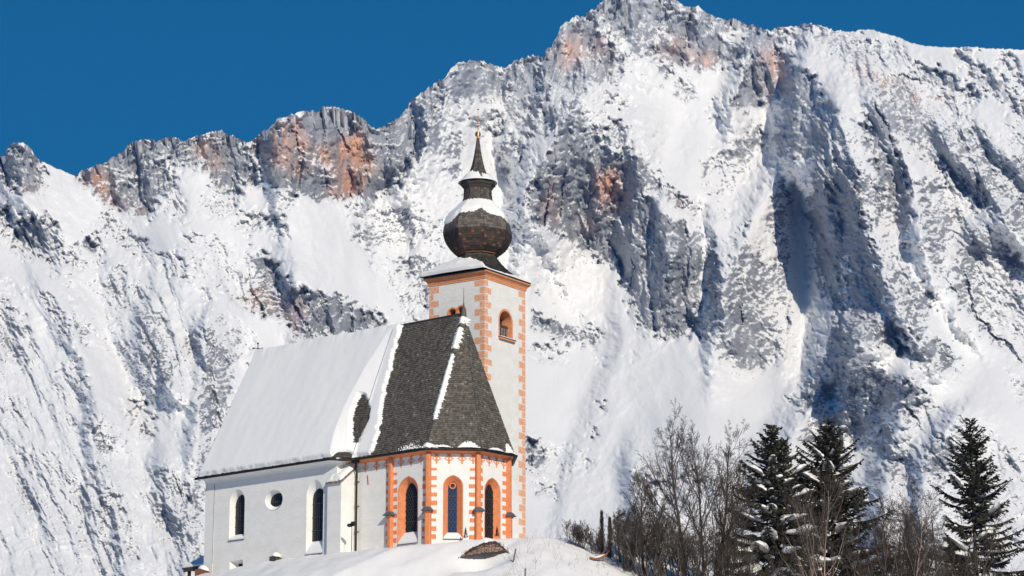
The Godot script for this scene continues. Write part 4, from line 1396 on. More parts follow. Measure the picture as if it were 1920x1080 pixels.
	# verge of the west gable
	s.bar(n0 + Vector3(0, -0.08, 0), rg0 + Vector3(0, -0.1, 0), 0.1, 0.14)
	put("eaves_board", s.mesh(), mats.wood_dark, church)
	# cable over the roof snow in the fold
	s = Shape.new()
	s.tube(PackedVector3Array([roof_at(-7.0, 0.96) + Vector3(0, 0.1, 0.5), roof_at(-6.9, 0.5) + Vector3(0, 0.1, 0.56), roof_at(-6.75, 0.03) + Vector3(0, 0.1, 0.45)]), PackedFloat32Array([0.012, 0.012, 0.012]), 4)
	put("roof_cable", s.mesh(), mats.lead, church)

# ---------------------------------------------------------------- tower

const TOWER_AT := Vector3(-5.12, 0.0, -10.94)
const TOWER_TURN := 0.12217

func tower_part(called: String, s: Shape, mat: Material, parent: Node = null) -> MeshInstance3D:
	var o := put(called, s.mesh(), mat, church if parent == null else parent)
	if parent == null:
		o.position = TOWER_AT
		o.rotation.y = TOWER_TURN
	return o

func onion_profile() -> PackedVector2Array:
	return PackedVector2Array([Vector2(1.55, 23.80), Vector2(1.50, 24.02), Vector2(1.78, 24.14), Vector2(2.18, 24.46), Vector2(2.52, 24.95), Vector2(2.70, 25.5), Vector2(2.72, 25.9), Vector2(2.60, 26.45), Vector2(2.34, 26.98), Vector2(1.95, 27.45), Vector2(1.50, 27.85), Vector2(1.25, 28.2), Vector2(1.16, 28.5), Vector2(1.10, 29.0), Vector2(1.09, 29.36)])

func oct(r: float, h: float, k: int) -> Vector3:
	return Vector3(r * cos(TAU * k / 8.0), h, r * sin(TAU * k / 8.0))

func skirt(ang: float, t: float) -> Vector3:
	var c := cos(ang)
	var s := sin(ang)
	var square := minf(2.98 / maxf(absf(c), 1e-4), 3.14 / maxf(absf(s), 1e-4))
	var f := fposmod(ang, TAU / 8.0) - TAU / 16.0
	var octo := 1.54 * cos(TAU / 16.0) / cos(f)
	var k := smoothstep(0.0, 1.0, t)
	var r := lerpf(square, octo, 1.0 - pow(1.0 - t, 1.15))
	return Vector3(r * c, 22.02 + 1.86 * pow(t, 1.45) + 0.0 * k, r * s)

func make_tower() -> void:
	var X := Vector3(1, 0, 0)
	var Z := Vector3(0, 0, 1)
	var hx := 2.6
	var hz := 2.78
	var s := Shape.new()
	# right (sunny) face with the belfry opening: x runs from the near corner to the far edge
	var o := Vector3(hx, 0, hz)
	var l := arch_side(2.02, 2.84, 17.16, 18.5, 19.32)
	var r := arch_side(3.66, 2.84, 17.16, 18.5, 19.32)
	wall_plain(s, o, -Z, X, 0.0, 2 * hz, -3.0, 16.0)
	wall_with_hole(s, o, -Z, X, 0.0, 2 * hz, 16.0, 21.6, l, r)
	# left face with twin openings: x runs from the near corner leftwards
	var ot := Vector3(hx, 0, hz)
	var l2 := arch_side(1.80, 2.19, 17.6, 19.05, 19.44)
	var r2 := arch_side(2.58, 2.19, 17.6, 19.05, 19.44)
	var l3 := arch_side(2.62, 3.01, 17.6, 18.97, 19.36)
	var r3 := arch_side(3.40, 3.01, 17.6, 18.97, 19.36)
	wall_plain(s, ot, -X, Z, 0.0, 2 * hx, -3.0, 16.0)
	wall_with_hole(s, ot, -X, Z, 0.0, 2.6, 16.0, 21.6, l2, r2)
	wall_with_hole(s, ot, -X, Z, 2.6, 2 * hx, 16.0, 21.6, l3, r3)
	wall_plain(s, Vector3(-hx, 0, -hz), Z, -X, 0.0, 2 * hz, -3.0, 21.6)
	wall_plain(s, Vector3(-hx, 0, -hz), X, -Z, 0.0, 2 * hx, -3.0, 21.6)
	tower_part("tower_wall", s, mats.plaster)
	# belfry openings
	var wins := [[o, -Z, X, l, r, 0.9], [ot, -X, Z, l2, r2, 0.6], [ot, -X, Z, l3, r3, 0.6]]
	for i in 3:
		var w: Array = wins[i]
		s = Shape.new()
		var wl: PackedVector2Array = w[3]
		var wr: PackedVector2Array = w[4]
		var back: Vector3 = w[0] - w[2] * w[5]
		for side in 2:
			var p := wl if side == 0 else wr
			for k in p.size() - 1:
				var a: Vector3 = w[0] + w[1] * p[k].x + Vector3.UP * p[k].y
				var b: Vector3 = w[0] + w[1] * p[k + 1].x + Vector3.UP * p[k + 1].y
				var dd: Vector3 = w[2] * w[5]
				s.quad(a, b, b - dd, a - dd)
				# painted border, 6 mm proud
				var f: Vector3 = w[2] * 0.006
				var sg := -1.0 if side == 0 else 1.0
				var wide := 0.17 if i == 0 else 0.12
				var xm: float = wl[wl.size() - 1].x
				var mid := Vector2(xm, wl[1].y)
				var oa := p[k] + (Vector2(sg * wide, 0) if k == 0 else (p[k] - mid).normalized() * wide)
				var ob := p[k + 1] + (p[k + 1] - mid).normalized() * wide
				s.quad(a + f, b + f, w[0] + w[1] * ob.x + Vector3.UP * ob.y + f, w[0] + w[1] * oa.x + Vector3.UP * oa.y + f)
		var bw := tower_part("belfry_opening", s, mats.cornice)
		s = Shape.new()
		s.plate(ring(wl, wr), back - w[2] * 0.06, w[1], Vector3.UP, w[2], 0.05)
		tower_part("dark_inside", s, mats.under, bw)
		if i == 0:
			for k in 5:
				s = Shape.new()
				var x := 2.16 + 0.36 * k
				s.plate(PackedVector2Array([Vector2(x - 0.13, 17.2), Vector2(x + 0.13, 17.2), Vector2(x + 0.13, 17.45), Vector2(x + 0.085, 17.52), Vector2(x + 0.13, 17.6), Vector2(x + 0.13, 17.8), Vector2(x + 0.085, 17.87), Vector2(x + 0.13, 17.95), Vector2(x + 0.13, 18.1), Vector2(x - 0.13, 18.1), Vector2(x - 0.13, 17.95), Vector2(x - 0.085, 17.87), Vector2(x - 0.13, 17.8), Vector2(x - 0.13, 17.6), Vector2(x - 0.085, 17.52), Vector2(x - 0.13, 17.45)]), w[0] - w[2] * 0.42, w[1], Vector3.UP, w[2], 0.04)
				tower_part("railing_board", s, mats.wood_grey, bw)
			s = Shape.new()
			s.bar(o - X * 0.4 - Z * 2.03 + Vector3.UP * 18.19, o - X * 0.4 - Z * 3.65 + Vector3.UP * 18.19, 0.12, 0.18)
			tower_part("railing_beam", s, mats.wood_dark, bw)
			s = Shape.new()
			s.bar(o + X * 0.08 - Z * 1.86 + Vector3.UP * 17.07, o + X * 0.08 - Z * 3.94 + Vector3.UP * 17.07, 0.24, 0.12)
			tower_part("sill", s, mats.cornice, bw)
			s = Shape.new()
			s.bar(o + X * 0.09 - Z * 1.82 + Vector3.UP * 17.155, o + X * 0.09 - Z * 3.98 + Vector3.UP * 17.155, 0.3, 0.045)
			tower_part("sill_slate", s, mats.slate, bw)
			s = Shape.new()
			s.bar(o + X * 0.0 - Z * 2.06 + Vector3.UP * 17.22, o + X * 0.0 - Z * 3.62 + Vector3.UP * 17.22, 0.3, 0.09)
			tower_part("sill_snow", s, mats.snow_small, bw)
	# worn painted quoins, long and short in turn
	for cor in [[0, 12.0], [1, 0.9], [2, 16.4]]:
		var hh := 21.28
		var k := 0
		while hh > cor[1]:
			var t := rng.randf_range(0.46, 0.52)
			for f in 2:
				var long := (k + f) % 2 == 0
				var w := (0.92 if long else 0.44) * rng.randf_range(0.93, 1.06)
				var face: Array = [o, -Z, X, 0.0, 1.0]
				if cor[0] == 0 and f == 0: face = [ot, -X, Z, 0.0, 1.0]
				elif cor[0] == 1:
					if f == 1: continue
					face = [o, -Z, X, 2 * hz, -1.0]
				elif cor[0] == 2:
					if f == 1: continue
					face = [ot, -X, Z, 2 * hx, -1.0]
				s = Shape.new()
				var x0: float = face[3] + face[4] * 0.003
				var x1: float = face[3] + face[4] * w
				s.plate(PackedVector2Array([Vector2(x0, hh - t), Vector2(x1, hh - t), Vector2(x1, hh), Vector2(x0, hh)]), face[0], face[1], Vector3.UP, face[2], 0.006)
				tower_part("tower_quoin", s, mats.faded)
			hh -= 0.556
			k += 1
	# cornice and eaves
	s = Shape.new()
	var pr := [Vector2(0.003, 21.36), Vector2(0.05, 21.36), Vector2(0.05, 21.46), Vector2(0.08, 21.48), Vector2(0.11, 21.62), Vector2(0.22, 21.76), Vector2(0.36, 21.84), Vector2(0.36, 21.93)]
	for k in pr.size() - 1:
		for q in 4:
			var c := []
			for e in [[q, k], [q, k + 1], [q + 1, k + 1], [q + 1, k]]:
				var p: Vector2 = pr[e[1]]
				var sx: float = [1, 1, -1, -1][e[0] % 4]
				var sz: float = [-1, 1, 1, -1][e[0] % 4]
				c.append(Vector3(sx * (hx + p.x), p.y, sz * (hz + p.x)))
			s.quad(c[3], c[2], c[1], c[0])
	tower_part("tower_cornice", s, mats.cornice)
	# skirt roof, bell-shaped from square to octagon
	s = Shape.new()
	s.tint = Color(0.045, 0.042, 0.038)
	var n := 48
	for j in 8:
		for i in n:
			var a0 := TAU * i / n
			var a1 := TAU * (i + 1) / n
			s.quad(skirt(a1, j / 8.0), skirt(a1, (j + 1) / 8.0), skirt(a0, (j + 1) / 8.0), skirt(a0, j / 8.0))
	for i in n:
		var a0 := TAU * i / n
		var a1 := TAU * (i + 1) / n
		s.quad(skirt(a1, 0) + Vector3(0, -0.08, 0), skirt(a1, 0), skirt(a0, 0), skirt(a0, 0) + Vector3(0, -0.08, 0))
		s.tri(skirt(a0, 0) + Vector3(0, -0.08, 0), Vector3(0, 21.94, 0), skirt(a1, 0) + Vector3(0, -0.08, 0))
	var sk := tower_part("skirt_roof", s, mats.shingle)
	s = Shape.new()
	var r3g := RandomNumberGenerator.new()
	r3g.seed = 91
	for j in 16:
		var t0 := 0.02 + j * 0.06
		for i in 96:
			var a0 := TAU * (i + 0.5 * (j % 2)) / 96
			var a1 := a0 + TAU / 96 * 0.94
			var v := r3g.randf_range(0.4, 1.2)
			s.tint = Color(0.062 * v, 0.058 * v, 0.052 * v)
			var out := Vector3(cos(a0), 1.2, sin(a0)).normalized() * 0.05
			s.quad(skirt(a1, t0) + out, skirt(a1, minf(1.0, t0 + 0.075)) + out * 0.2, skirt(a0, minf(1.0, t0 + 0.075)) + out * 0.2, skirt(a0, t0) + out)
	tower_part("shingles", s, mats.shingle, sk).set_meta("kind", "stuff")
	# the onion, its neck, and the little roof with the spire
	var on := onion_profile()
	s = Shape.new()
	s.tint = Color(0.03, 0.028, 0.025)
	for k in on.size() - 1:
		for q in 8:
			s.quad(oct(on[k].x - 0.02, on[k].y, q + 1), oct(on[k + 1].x - 0.02, on[k + 1].y, q + 1), oct(on[k + 1].x - 0.02, on[k + 1].y, q), oct(on[k].x - 0.02, on[k].y, q))
	var dome := tower_part("onion_dome", s, mats.shingle)
	s = Shape.new()
	onion_shingles(s, on, 0.2, 0.24, 77)
	tower_part("shingles", s, mats.shingle, dome).set_meta("kind", "stuff")
	# rim mouldings at the waist
	s = Shape.new()
	s.tint = Color(0.20, 0.075, 0.035)
	for q in 8:
		s.bar(oct(1.60, 24.05, q), oct(1.60, 24.05, q + 1), 0.16, 0.1)
	tower_part("waist_moulding", s, mats.shingle)
	s = Shape.new()
	s.tint = Color(0.06, 0.05, 0.042)
	for lev in [[1.12, 29.34, 1.2, 29.44], [1.2, 29.44, 1.24, 29.52], [1.24, 29.52, 1.42, 29.68], [1.42, 29.68, 1.42, 29.78], [1.42, 29.78, 1.3, 29.82]]:
		for q in 8:
			s.quad(oct(lev[0], lev[1], q + 1), oct(lev[2], lev[3], q + 1), oct(lev[2], lev[3], q), oct(lev[0], lev[1], q))
	tower_part("neck_cornice", s, mats.shingle)
	var sp := PackedVector2Array([Vector2(1.40, 29.78), Vector2(1.05, 30.15), Vector2(0.74, 30.6), Vector2(0.56, 31.0), Vector2(0.42, 31.5), Vector2(0.30, 32.1), Vector2(0.20, 32.7), Vector2(0.13, 33.2), Vector2(0.09, 33.6)])
	s = Shape.new()
	s.tint = Color(0.035, 0.032, 0.028)
	for k in sp.size() - 1:
		for q in 8:
			s.quad(oct(sp[k].x - 0.015, sp[k].y, q + 1), oct(sp[k + 1].x - 0.015, sp[k + 1].y, q + 1), oct(sp[k + 1].x - 0.015, sp[k + 1].y, q), oct(sp[k].x - 0.015, sp[k].y, q))
	var spire := tower_part("spire", s, mats.shingle)
	s = Shape.new()
	onion_shingles(s, sp, 0.19, 0.16, 78)
	tower_part("shingles", s, mats.shingle, spire).set_meta("kind", "stuff")
	s = Shape.new()
	s.tube(PackedVector3Array([Vector3(0, 33.5, 0), Vector3(0, 33.66, 0), Vector3(0, 33.67, 0)]), PackedFloat32Array([0.1, 0.09, 0.02]), 10)
	s.tube(PackedVector3Array([Vector3(0, 33.64, 0), Vector3(0, 33.68, 0), Vector3(0, 33.76, 0), Vector3(0, 33.88, 0), Vector3(0, 34.0, 0), Vector3(0, 34.08, 0), Vector3(0, 34.12, 0)]), PackedFloat32Array([0.02, 0.12, 0.2, 0.235, 0.2, 0.12, 0.02]), 14)
	s.tube(PackedVector3Array([Vector3(0, 34.1, 0), Vector3(0.01, 35.2, 0), Vector3(-0.02, 36.2, 0)]), PackedFloat32Array([0.035, 0.022, 0.012]), 6)
	for hh in [34.55, 35.3, 35.9]:
		s.box(Vector3(0, hh, 0), Vector3(0.055, 0.035, 0.055))
	tower_part("copper_ball_and_rod", s, mats.copper)

func onion_shingles(s: Shape, prof: PackedVector2Array, course: float, width: float, seed_: int) -> void:
	var r := RandomNumberGenerator.new()
	r.seed = seed_
	var total := 0.0
	var len := PackedFloat32Array([0.0])
	for k in prof.size() - 1:
		total += prof[k].distance_to(prof[k + 1])
		len.append(total)
	var rows := int(total / course)
	var pick_at := func(d: float) -> Vector2:
		for k in prof.size() - 1:
			if d <= len[k + 1]:
				return prof[k].lerp(prof[k + 1], (d - len[k]) / (len[k + 1] - len[k]))
		return prof[prof.size() - 1]
	for j in rows:
		var p: Vector2 = pick_at.call(total * j / rows)
		var q: Vector2 = pick_at.call(minf(total, total * (j + 1.2) / rows))
		var up := (q - p).normalized()
		for f in 8:
			var a := oct(p.x, p.y, f)
			var b := oct(p.x, p.y, f + 1)
			var c := oct(q.x, q.y, f)
			var d := oct(q.x, q.y, f + 1)
			var mid := TAU * (f + 0.5) / 8.0
			var out := Vector3(cos(mid) * up.y, -up.x, sin(mid) * up.y).normalized()
			var n := maxi(1, int((b - a).length() / width))
			var off := r.randf_range(-0.3, 0.3)
			for i in n + 1:
				var e0 := clampf((i + off) / n, 0.0, 1.0)
				var e1 := clampf((i + 0.95 + off) / n, 0.0, 1.0)
				if e1 - e0 < 0.03:
					continue
				var v := r.randf_range(0.6, 1.45)
				var tone := Color(0.070, 0.058, 0.047)
				var hh := p.y
				if hh > 25.6 and hh < 27.2: tone = Color(0.128, 0.110, 0.098)
				if hh > 24.0 and hh < 25.6:
					tone = Color(0.046, 0.036, 0.029)
					var red := 0.62 - absf(hh - 24.65) * 0.75 + 0.30 * cos(mid - 0.35)
					if r.randf() < red * 0.42: tone = Color(0.125, 0.058, 0.036)
				if hh > 28.2: tone = Color(0.085, 0.074, 0.066)
				s.tint = Color(tone.r * v, tone.g * v, tone.b * v)
				var lift := out * (0.025 + 0.015 * r.randf())
				var lo0 := a.lerp(b, e0)
				var lo1 := a.lerp(b, e1)
				s.quad(lo1 + lift, d.lerp(c, 1.0 - e1) + out * 0.004, d.lerp(c, 1.0 - e0) + out * 0.004, lo0 + lift)
				s.quad(lo1, lo1 + lift, lo0 + lift, lo0)

func make_porch() -> void:
	# hipped lean-to against the west front, in the shade of the nave
	var e0 := at(-26.4, 0.42, 0.3)
	var e1 := at(-22.3, 0.42, 0.3)
	var t0 := at(-23.9, 2.7, 3.6)
	var t1 := at(-22.3, 2.7, 3.6)
	var f0 := at(-26.4, 0.42, 7.0)
	var f1 := at(-22.3, 0.42, 7.0)
	var s := Shape.new()
	s.quad(e0, t0, t1, e1)
	s.tri(f0, t0, e0)
	s.quad(f1, t1, t0, f0)
	s.quad(e0 + Vector3(0, -0.12, 0), e1 + Vector3(0, -0.12, 0), f1 + Vector3(0, -0.12, 0), f0 + Vector3(0, -0.12, 0))
	s.quad(e0 + Vector3(0, -0.12, 0), e0, e1, e1 + Vector3(0, -0.12, 0))
	s.quad(f0 + Vector3(0, -0.12, 0), f0, e0, e0 + Vector3(0, -0.12, 0))
	var pr := put("porch_roof", s.mesh(), mats.wood_dark, church)
	s = Shape.new()
	s.bar(e0 + at(0.1, -0.2, 0.1), e1 + at(0, -0.2, 0.1), 0.16, 0.2)
	put("porch_beam", s.mesh(), mats.wood_dark, pr)
	for u in [-25.9, -24.4]:
		s = Shape.new()
		s.bar(at(u, -3.0, 0.6), at(u, 0.3, 0.6), 0.2, 0.2, Vector3.RIGHT)
		put("porch_post", s.mesh(), mats.wood_dark, pr)
	s = Shape.new()
	s.box(at(-23.2, -1.2, 1.0), Vector3(0.9, 1.4, 0.1))
	put("porch_panel", s.mesh(), mats.wood_grey, pr)
	s = Shape.new()
	var up := Vector3(0, 0.16, 0)
	var m := []
	for q in [e0 + at(0.05, 0, 0.05), e1 + at(0, 0, 0.05), t1, t0]:
		m.append(q)
	s.quad(m[0] + up, m[3] + up, m[2] + up, m[1] + up)
	s.quad(m[0], m[0] + up, m[1] + up, m[1])
	s.tri(f0 + up, m[3] + up, m[0] + up)
	s.quad(f0, f0 + up, m[0] + up, m[0])
	var sn := put("porch_roof_snow", s.mesh(), mats.snow_small)
	sn.transform = church.transform
	tag(sn, "shaded snow sheet on the low porch roof at the west end of the church", "snow", "", "stuff")

# ---------------------------------------------------------------- snow on the roofs

# a sheet over a grid of points: where the depth is under zero the sheet dips below the roof and is left out
func snow_sheet(nu: int, nv: int, wrap: bool, base: Callable, parent_tf: Transform3D, called: String, label: String) -> void:
	var pos := PackedVector3Array()
	var keep := PackedByteArray()
	for j in nv + 1:
		for i in nu + 1:
			var q: Array = base.call(float(i) / nu, float(j) / nv)
			var th: float = q[2]
			pos.append(q[0] + q[1] * (th if th > 0.0 else maxf(th, -0.12)))
			keep.append(1 if th > -0.1 else 0)
	var nor := PackedVector3Array()
	for j in nv + 1:
		for i in nu + 1:
			var i0 := i - 1
			var i1 := i + 1
			if wrap:
				i0 = posmod(i0, nu)
				i1 = posmod(i1, nu)
			else:
				i0 = maxi(i0, 0)
				i1 = mini(i1, nu)
			var du := pos[j * (nu + 1) + i1] - pos[j * (nu + 1) + i0]
			var dv := pos[mini(j + 1, nv) * (nu + 1) + i] - pos[maxi(j - 1, 0) * (nu + 1) + i]
			nor.append(du.cross(dv).normalized())
	var idx := PackedInt32Array()
	for j in nv:
		for i in nu:
			var a := j * (nu + 1) + i
			if keep[a] + keep[a + 1] + keep[a + nu + 1] + keep[a + nu + 2] == 0:
				continue
			idx.append_array(PackedInt32Array([a, a + nu + 1, a + 1, a + 1, a + nu + 1, a + nu + 2]))
	var arr := []
	arr.resize(Mesh.ARRAY_MAX)
	arr[Mesh.ARRAY_VERTEX] = pos
	arr[Mesh.ARRAY_NORMAL] = nor
	arr[Mesh.ARRAY_INDEX] = idx
	var mesh := ArrayMesh.new()
	mesh.add_surface_from_arrays(Mesh.PRIMITIVE_TRIANGLES, arr)
	var o := put(called, mesh, mats.snow)
	o.transform = parent_tf
	tag(o, label, "snow", "", "stuff")

func curve(p: Array, x: float) -> float:
	for k in range(2, p.size(), 2):
		if x <= p[k]:
			return lerpf(p[k - 1], p[k + 1], clampf((x - p[k - 2]) / (p[k] - p[k - 2]), 0.0, 1.0))
	return p[p.size() - 1]

func make_roof_snow() -> void:
	var nz := noise(61, 0.9, 3)
	var slow := noise(62, 0.16, 3)
	var tf := church.transform
	# the thick sheet on the nave, its drift in the fold, and the bare patch
	var edge := [0.0, -5.35, 0.02, -5.15, 0.08, -4.98, 0.21, -5.22, 0.4, -5.7, 0.54, -6.0, 0.66, -6.12, 0.8, -6.28, 1.0, -6.6]
	var hole_l := [0.10, -7.0, 0.113, -7.17, 0.195, -7.54, 0.275, -7.85, 0.365, -8.09, 0.448, -8.13, 0.473, -8.03, 0.50, -8.0]
	var hole_r := [0.10, -7.1, 0.113, -7.06, 0.17, -7.05, 0.225, -6.95, 0.28, -6.86, 0.345, -7.02, 0.427, -7.5, 0.47, -7.9, 0.50, -8.1]
	snow_sheet(260, 150, false, func(a: float, b: float) -> Array:
		var s := clampf(b * 1.06, 0.0, 1.0)
		var over := maxf(0.0, b * 1.06 - 1.0)
		var u := lerpf(-22.66, -4.8, a)
		var un := lerpf(-9.2, -8.4, s)
		var uk := lerpf(-6.2, -6.7, s)
		var t := clampf((u - un) / (uk - un), 0.0, 1.0)
		var n_nave := at(0, 0.552, -0.834)
		var n_choir := at(0, 0.397, -0.918)
		var nn := n_nave.lerp(n_choir, t).normalized()
		var roof := roof_at(u, s) + at(0, -over * 14.0, over * 8.0)
		var e := curve(edge, s) + nz.get_noise_2d(s * 22.0, 3.0) * 0.22 + nz.get_noise_2d(s * 70.0, 9.0) * 0.09
		var d := e - u
		var hl := curve(hole_l, s) + nz.get_noise_2d(s * 40.0, 33.0) * 0.13
		var hr := curve(hole_r, s) + nz.get_noise_2d(s * 40.0, 53.0) * 0.13
		if s > 0.095 and s < 0.505 and hl < hr:
			d = minf(d, maxf(hl - u, u - hr))
		# where the second small gap at the eaves sits
		var gx := Vector2((u + 7.55) / 0.42, (s - 0.015) / 0.02)
		d = minf(d, (gx.length() - 1.0) * 0.4)
		d = minf(d, u + 22.66 + 0.02)
		var low := s * 12.0 + 0.03 + nz.get_noise_2d(u * 0.8, 80.0) * 0.10
		d = minf(d, low)
		var th := 0.25 * smoothstep(0.0, 0.34, d) * (0.55 + 0.45 * smoothstep(0.0, 0.25, d)) if d > 0.0 else d
		if d > 0.0:
			th += slow.get_noise_2d(u * 1.3, s * 6.0) * 0.05 + nz.get_noise_2d(u, s * 12.0) * 0.006
			th += 0.10 * smoothstep(0.9, 1.0, s) * (1.0 + nz.get_noise_2d(u * 0.5, 5.0))
			return [roof, nn, maxf(th, 0.012)]
		return [roof, nn, th], tf, "roof_snow", "thick snow sheet on the long nave roof with a bare patch in the fold")
	# ribbons along the apse hip
	var hip0 := at(0.207, 6.9, -0.5)
	var hip1 := at(-0.42, 17.62, 4.14)
	var hn := at(0.25, 0.45, -0.86).normalized()
	var across := at(0.85, 0.0, 0.3).normalized()
	for seg in [[0.20, 0.70, 0.24, "long snow ribbon down the left hip of the shingled apse roof"], [0.735, 0.90, 0.32, "short wide snow patch high on the hip of the apse roof"], [0.925, 0.985, 0.26, "small snow lump just below the apse finial"], [0.0, 0.035, 0.5, "snow heap on the eaves corner left of the middle choir window"]]:
		snow_sheet(14, 60, false, func(a: float, b: float) -> Array:
			var t: float = lerpf(seg[0], seg[1], b)
			var p := hip0.lerp(hip1, t)
			var w: float = seg[2] * (0.7 + 0.45 * sin(b * 2.6 + 0.3) + 0.5 * nz.get_noise_2d(t * 60.0, 11.0)) 
			var x := (a - 0.5) * 3.4
			var d := 1.0 - absf(x) + nz.get_noise_2d(x * 2.0 + 40.0, t * 90.0) * 0.5
			d = minf(d, minf(b, 1.0 - b) * 9.0 + nz.get_noise_2d(x * 3.0, 7.0) * 0.6)
			var fall := at(0.0, -0.05, 0.0) * absf(x)
			return [p + across * x * w + fall - hn * absf(x) * w * 0.33, hn, 0.13 * sqrt(clampf(d, 0.0, 1.0)) if d > 0.0 else d * 0.3], tf, "roof_snow_patch", seg[3])
	# remnants at the eaves of the apse
	for seg in [[at(-3.1, 6.9, -0.5), at(-0.1, 6.9, -0.5), at(0, 10.72, 4.64), 0.055, 3.0, "broken snow remnants on the eaves of the choir's long side"], [at(0.207, 6.9, -0.5), at(1.6, 6.9, 0.88), at(-0.63, 10.72, 4.64), 0.018, 1.0, "thin snow line on the eaves above the middle choir window"], [at(1.75, 6.9, 1.04), at(2.985, 6.9, 2.28), at(-3.4, 10.72, 1.86), 0.042, 1.0, "snow heap on the eaves corner right of the middle choir window"], [at(2.985, 6.9, 3.0), at(2.985, 6.9, 5.0), at(-3.4, 10.72, 0.5), 0.02, 1.0, "thin snow line on the eaves beside the tower"], [at(2.985, 6.9, 5.0), at(2.985, 6.9, 6.0), at(-3.4, 10.72, -1.86), 0.06, 1.0, "small snow wedge on the eaves corner nearest the tower"]]:
		var e0: Vector3 = seg[0]
		var e1: Vector3 = seg[1]
		var upv: Vector3 = seg[2]
		var nn: Vector3 = (e1 - e0).cross(upv).normalized()
		snow_sheet(48, 14, false, func(a: float, b: float) -> Array:
			var p: Vector3 = e0.lerp(e1, a) + upv * (b * seg[3] * 1.3)
			var hump := sin(PI * clampf(a, 0.0, 1.0))
			var d: float = hump * 1.1 - b * 1.25 + nz.get_noise_2d(a * 9.0 * seg[4], b * 5.0 * seg[4] + 20.0) * (0.45 + 0.5 * (seg[4] - 1.0))
			if seg[4] > 2.0: d -= 0.25 + 0.3 * (1.0 - a)
			return [p, nn, 0.05 + 0.1 * clampf(d, 0.0, 1.0) if d > 0.0 else d * 0.4], tf, "eaves_snow", seg[5])
	# buttress coping
	snow_sheet(20, 24, false, func(a: float, b: float) -> Array:
		var p := at(lerpf(-8.8, -7.2, a), lerpf(5.1, 6.4, b) + 0.05, lerpf(-1.68, 0.0, b))
		var d := minf(minf(a, 1.0 - a) * 5.0, minf(b * 5.0, 1.2))
		return [p, at(0, 0.8, -0.6), 0.26 * sqrt(clampf(d, 0.0, 1.0)) + nz.get_noise_2d(a * 4.0, b * 5.0) * 0.05], tf, "buttress_snow", "pillow of snow on the sloping top of the corner buttress")
	# tower: skirt, onion shoulder, little roof below the spire
	var tt := tf * Transform3D(Basis(Vector3.UP, TOWER_TURN), TOWER_AT)
	snow_sheet(144, 40, true, func(a: float, b: float) -> Array:
		var ang := TAU * (1.0 - a)
		var p := skirt(ang, b)
		var out := Vector3(cos(ang), 1.5, sin(ang)).normalized()
		# the left (shaded) side keeps its snow, the sunny side only a strip
		var turn := wrapf(ang - PI * 0.5, -PI, PI)
		var reach := curve([-3.2, 0.6, -1.6, 0.28, -1.05, 0.22, -0.85, 0.38, -0.7, 0.62, -0.4, 0.8, 0.3, 0.9, 1.4, 0.9, 3.2, 0.6], turn)
		reach += nz.get_noise_2d(ang * 6.0, 70.0) * 0.06
		var d := (reach - b) * 3.0
		var th := (0.46 if turn > -0.72 else 0.15) * sqrt(clampf(d, 0.0, 1.0)) + 0.06 * nz.get_noise_2d(ang * 3.0, b * 2.0)
		var roll := 0.26 * (1.0 - b) * (1.0 if turn > -0.75 else 0.15)
		return [p + Vector3(cos(ang), 0, sin(ang)) * roll, out, th * smoothstep(-0.02, 0.05, b) if d > 0.0 else d * 0.3], tt, "tower_roof_snow", "snow on the flared tower roof, thick over its left side")
	var on := onion_profile()
	snow_sheet(128, 40, true, func(a: float, b: float) -> Array:
		var ang := TAU * (1.0 - a)
		var y := lerpf(25.9, 28.45, b)
		var r := 1.2
		for k in on.size() - 1:
			if y >= on[k].y and y <= on[k + 1].y:
				r = lerpf(on[k].x, on[k + 1].x, (y - on[k].y) / (on[k + 1].y - on[k].y))
		var f := fposmod(ang, TAU / 8.0) - TAU / 16.0
		r *= lerpf(1.0, cos(TAU / 16.0) / cos(f), 0.8)
		var turn := wrapf(ang - 0.87, -PI, PI)
		var lower := 27.02 + 0.10 * sin(turn * 3.0 + 0.5) + 0.16 * nz.get_noise_2d(ang * 5.0, 4.0) + 0.12 * nz.get_noise_2d(ang * 14.0, 8.0)
		if turn > 0.75: lower -= 0.5 * smoothstep(0.75, 1.15, turn)
		if turn < -0.5: lower -= 0.35 * smoothstep(-0.5, -1.1, turn)
		lower += 0.42 * exp(-pow((turn + 0.02) / 0.10, 2.0))
		var d := minf(y - lower, 28.36 + 0.08 * nz.get_noise_2d(ang * 7.0, 1.0) - y)
		var out := Vector3(cos(ang), 0.9, sin(ang)).normalized()
		return [Vector3(r * cos(ang), y, r * sin(ang)), out, 0.17 * sqrt(clampf(d * 2.2, 0.0, 1.0)) + 0.03 * nz.get_noise_2d(ang * 3.0, y) if d > 0.0 else d], tt, "onion_snow", "snow collar on the shoulder of the onion dome")
	snow_sheet(96, 24, true, func(a: float, b: float) -> Array:
		var ang := TAU * (1.0 - a)
		var y := lerpf(29.78, 30.9, b)
		var r := curve([29.78, 1.42, 30.15, 1.05, 30.6, 0.74, 31.0, 0.56], y)
		var turn := wrapf(ang - 0.87, -PI, PI)
		var top := 30.62 + 0.10 * sin(turn * 2.0) + 0.22 * nz.get_noise_2d(ang * 4.0, 2.0)
		if absf(turn + 0.15) < 0.2: top -= 0.45 * (1.0 - absf(turn + 0.15) / 0.2)
		var d := top - y
		var out := Vector3(cos(ang), 0.9, sin(ang)).normalized()
		return [Vector3(r * cos(ang), y, r * sin(ang)), out, 0.16 * sqrt(clampf(d * 3.0, 0.0, 1.0)) if d > 0.0 else d], tt, "spire_snow", "snow ring on the little roof below the spire")

# ---------------------------------------------------------------- trees

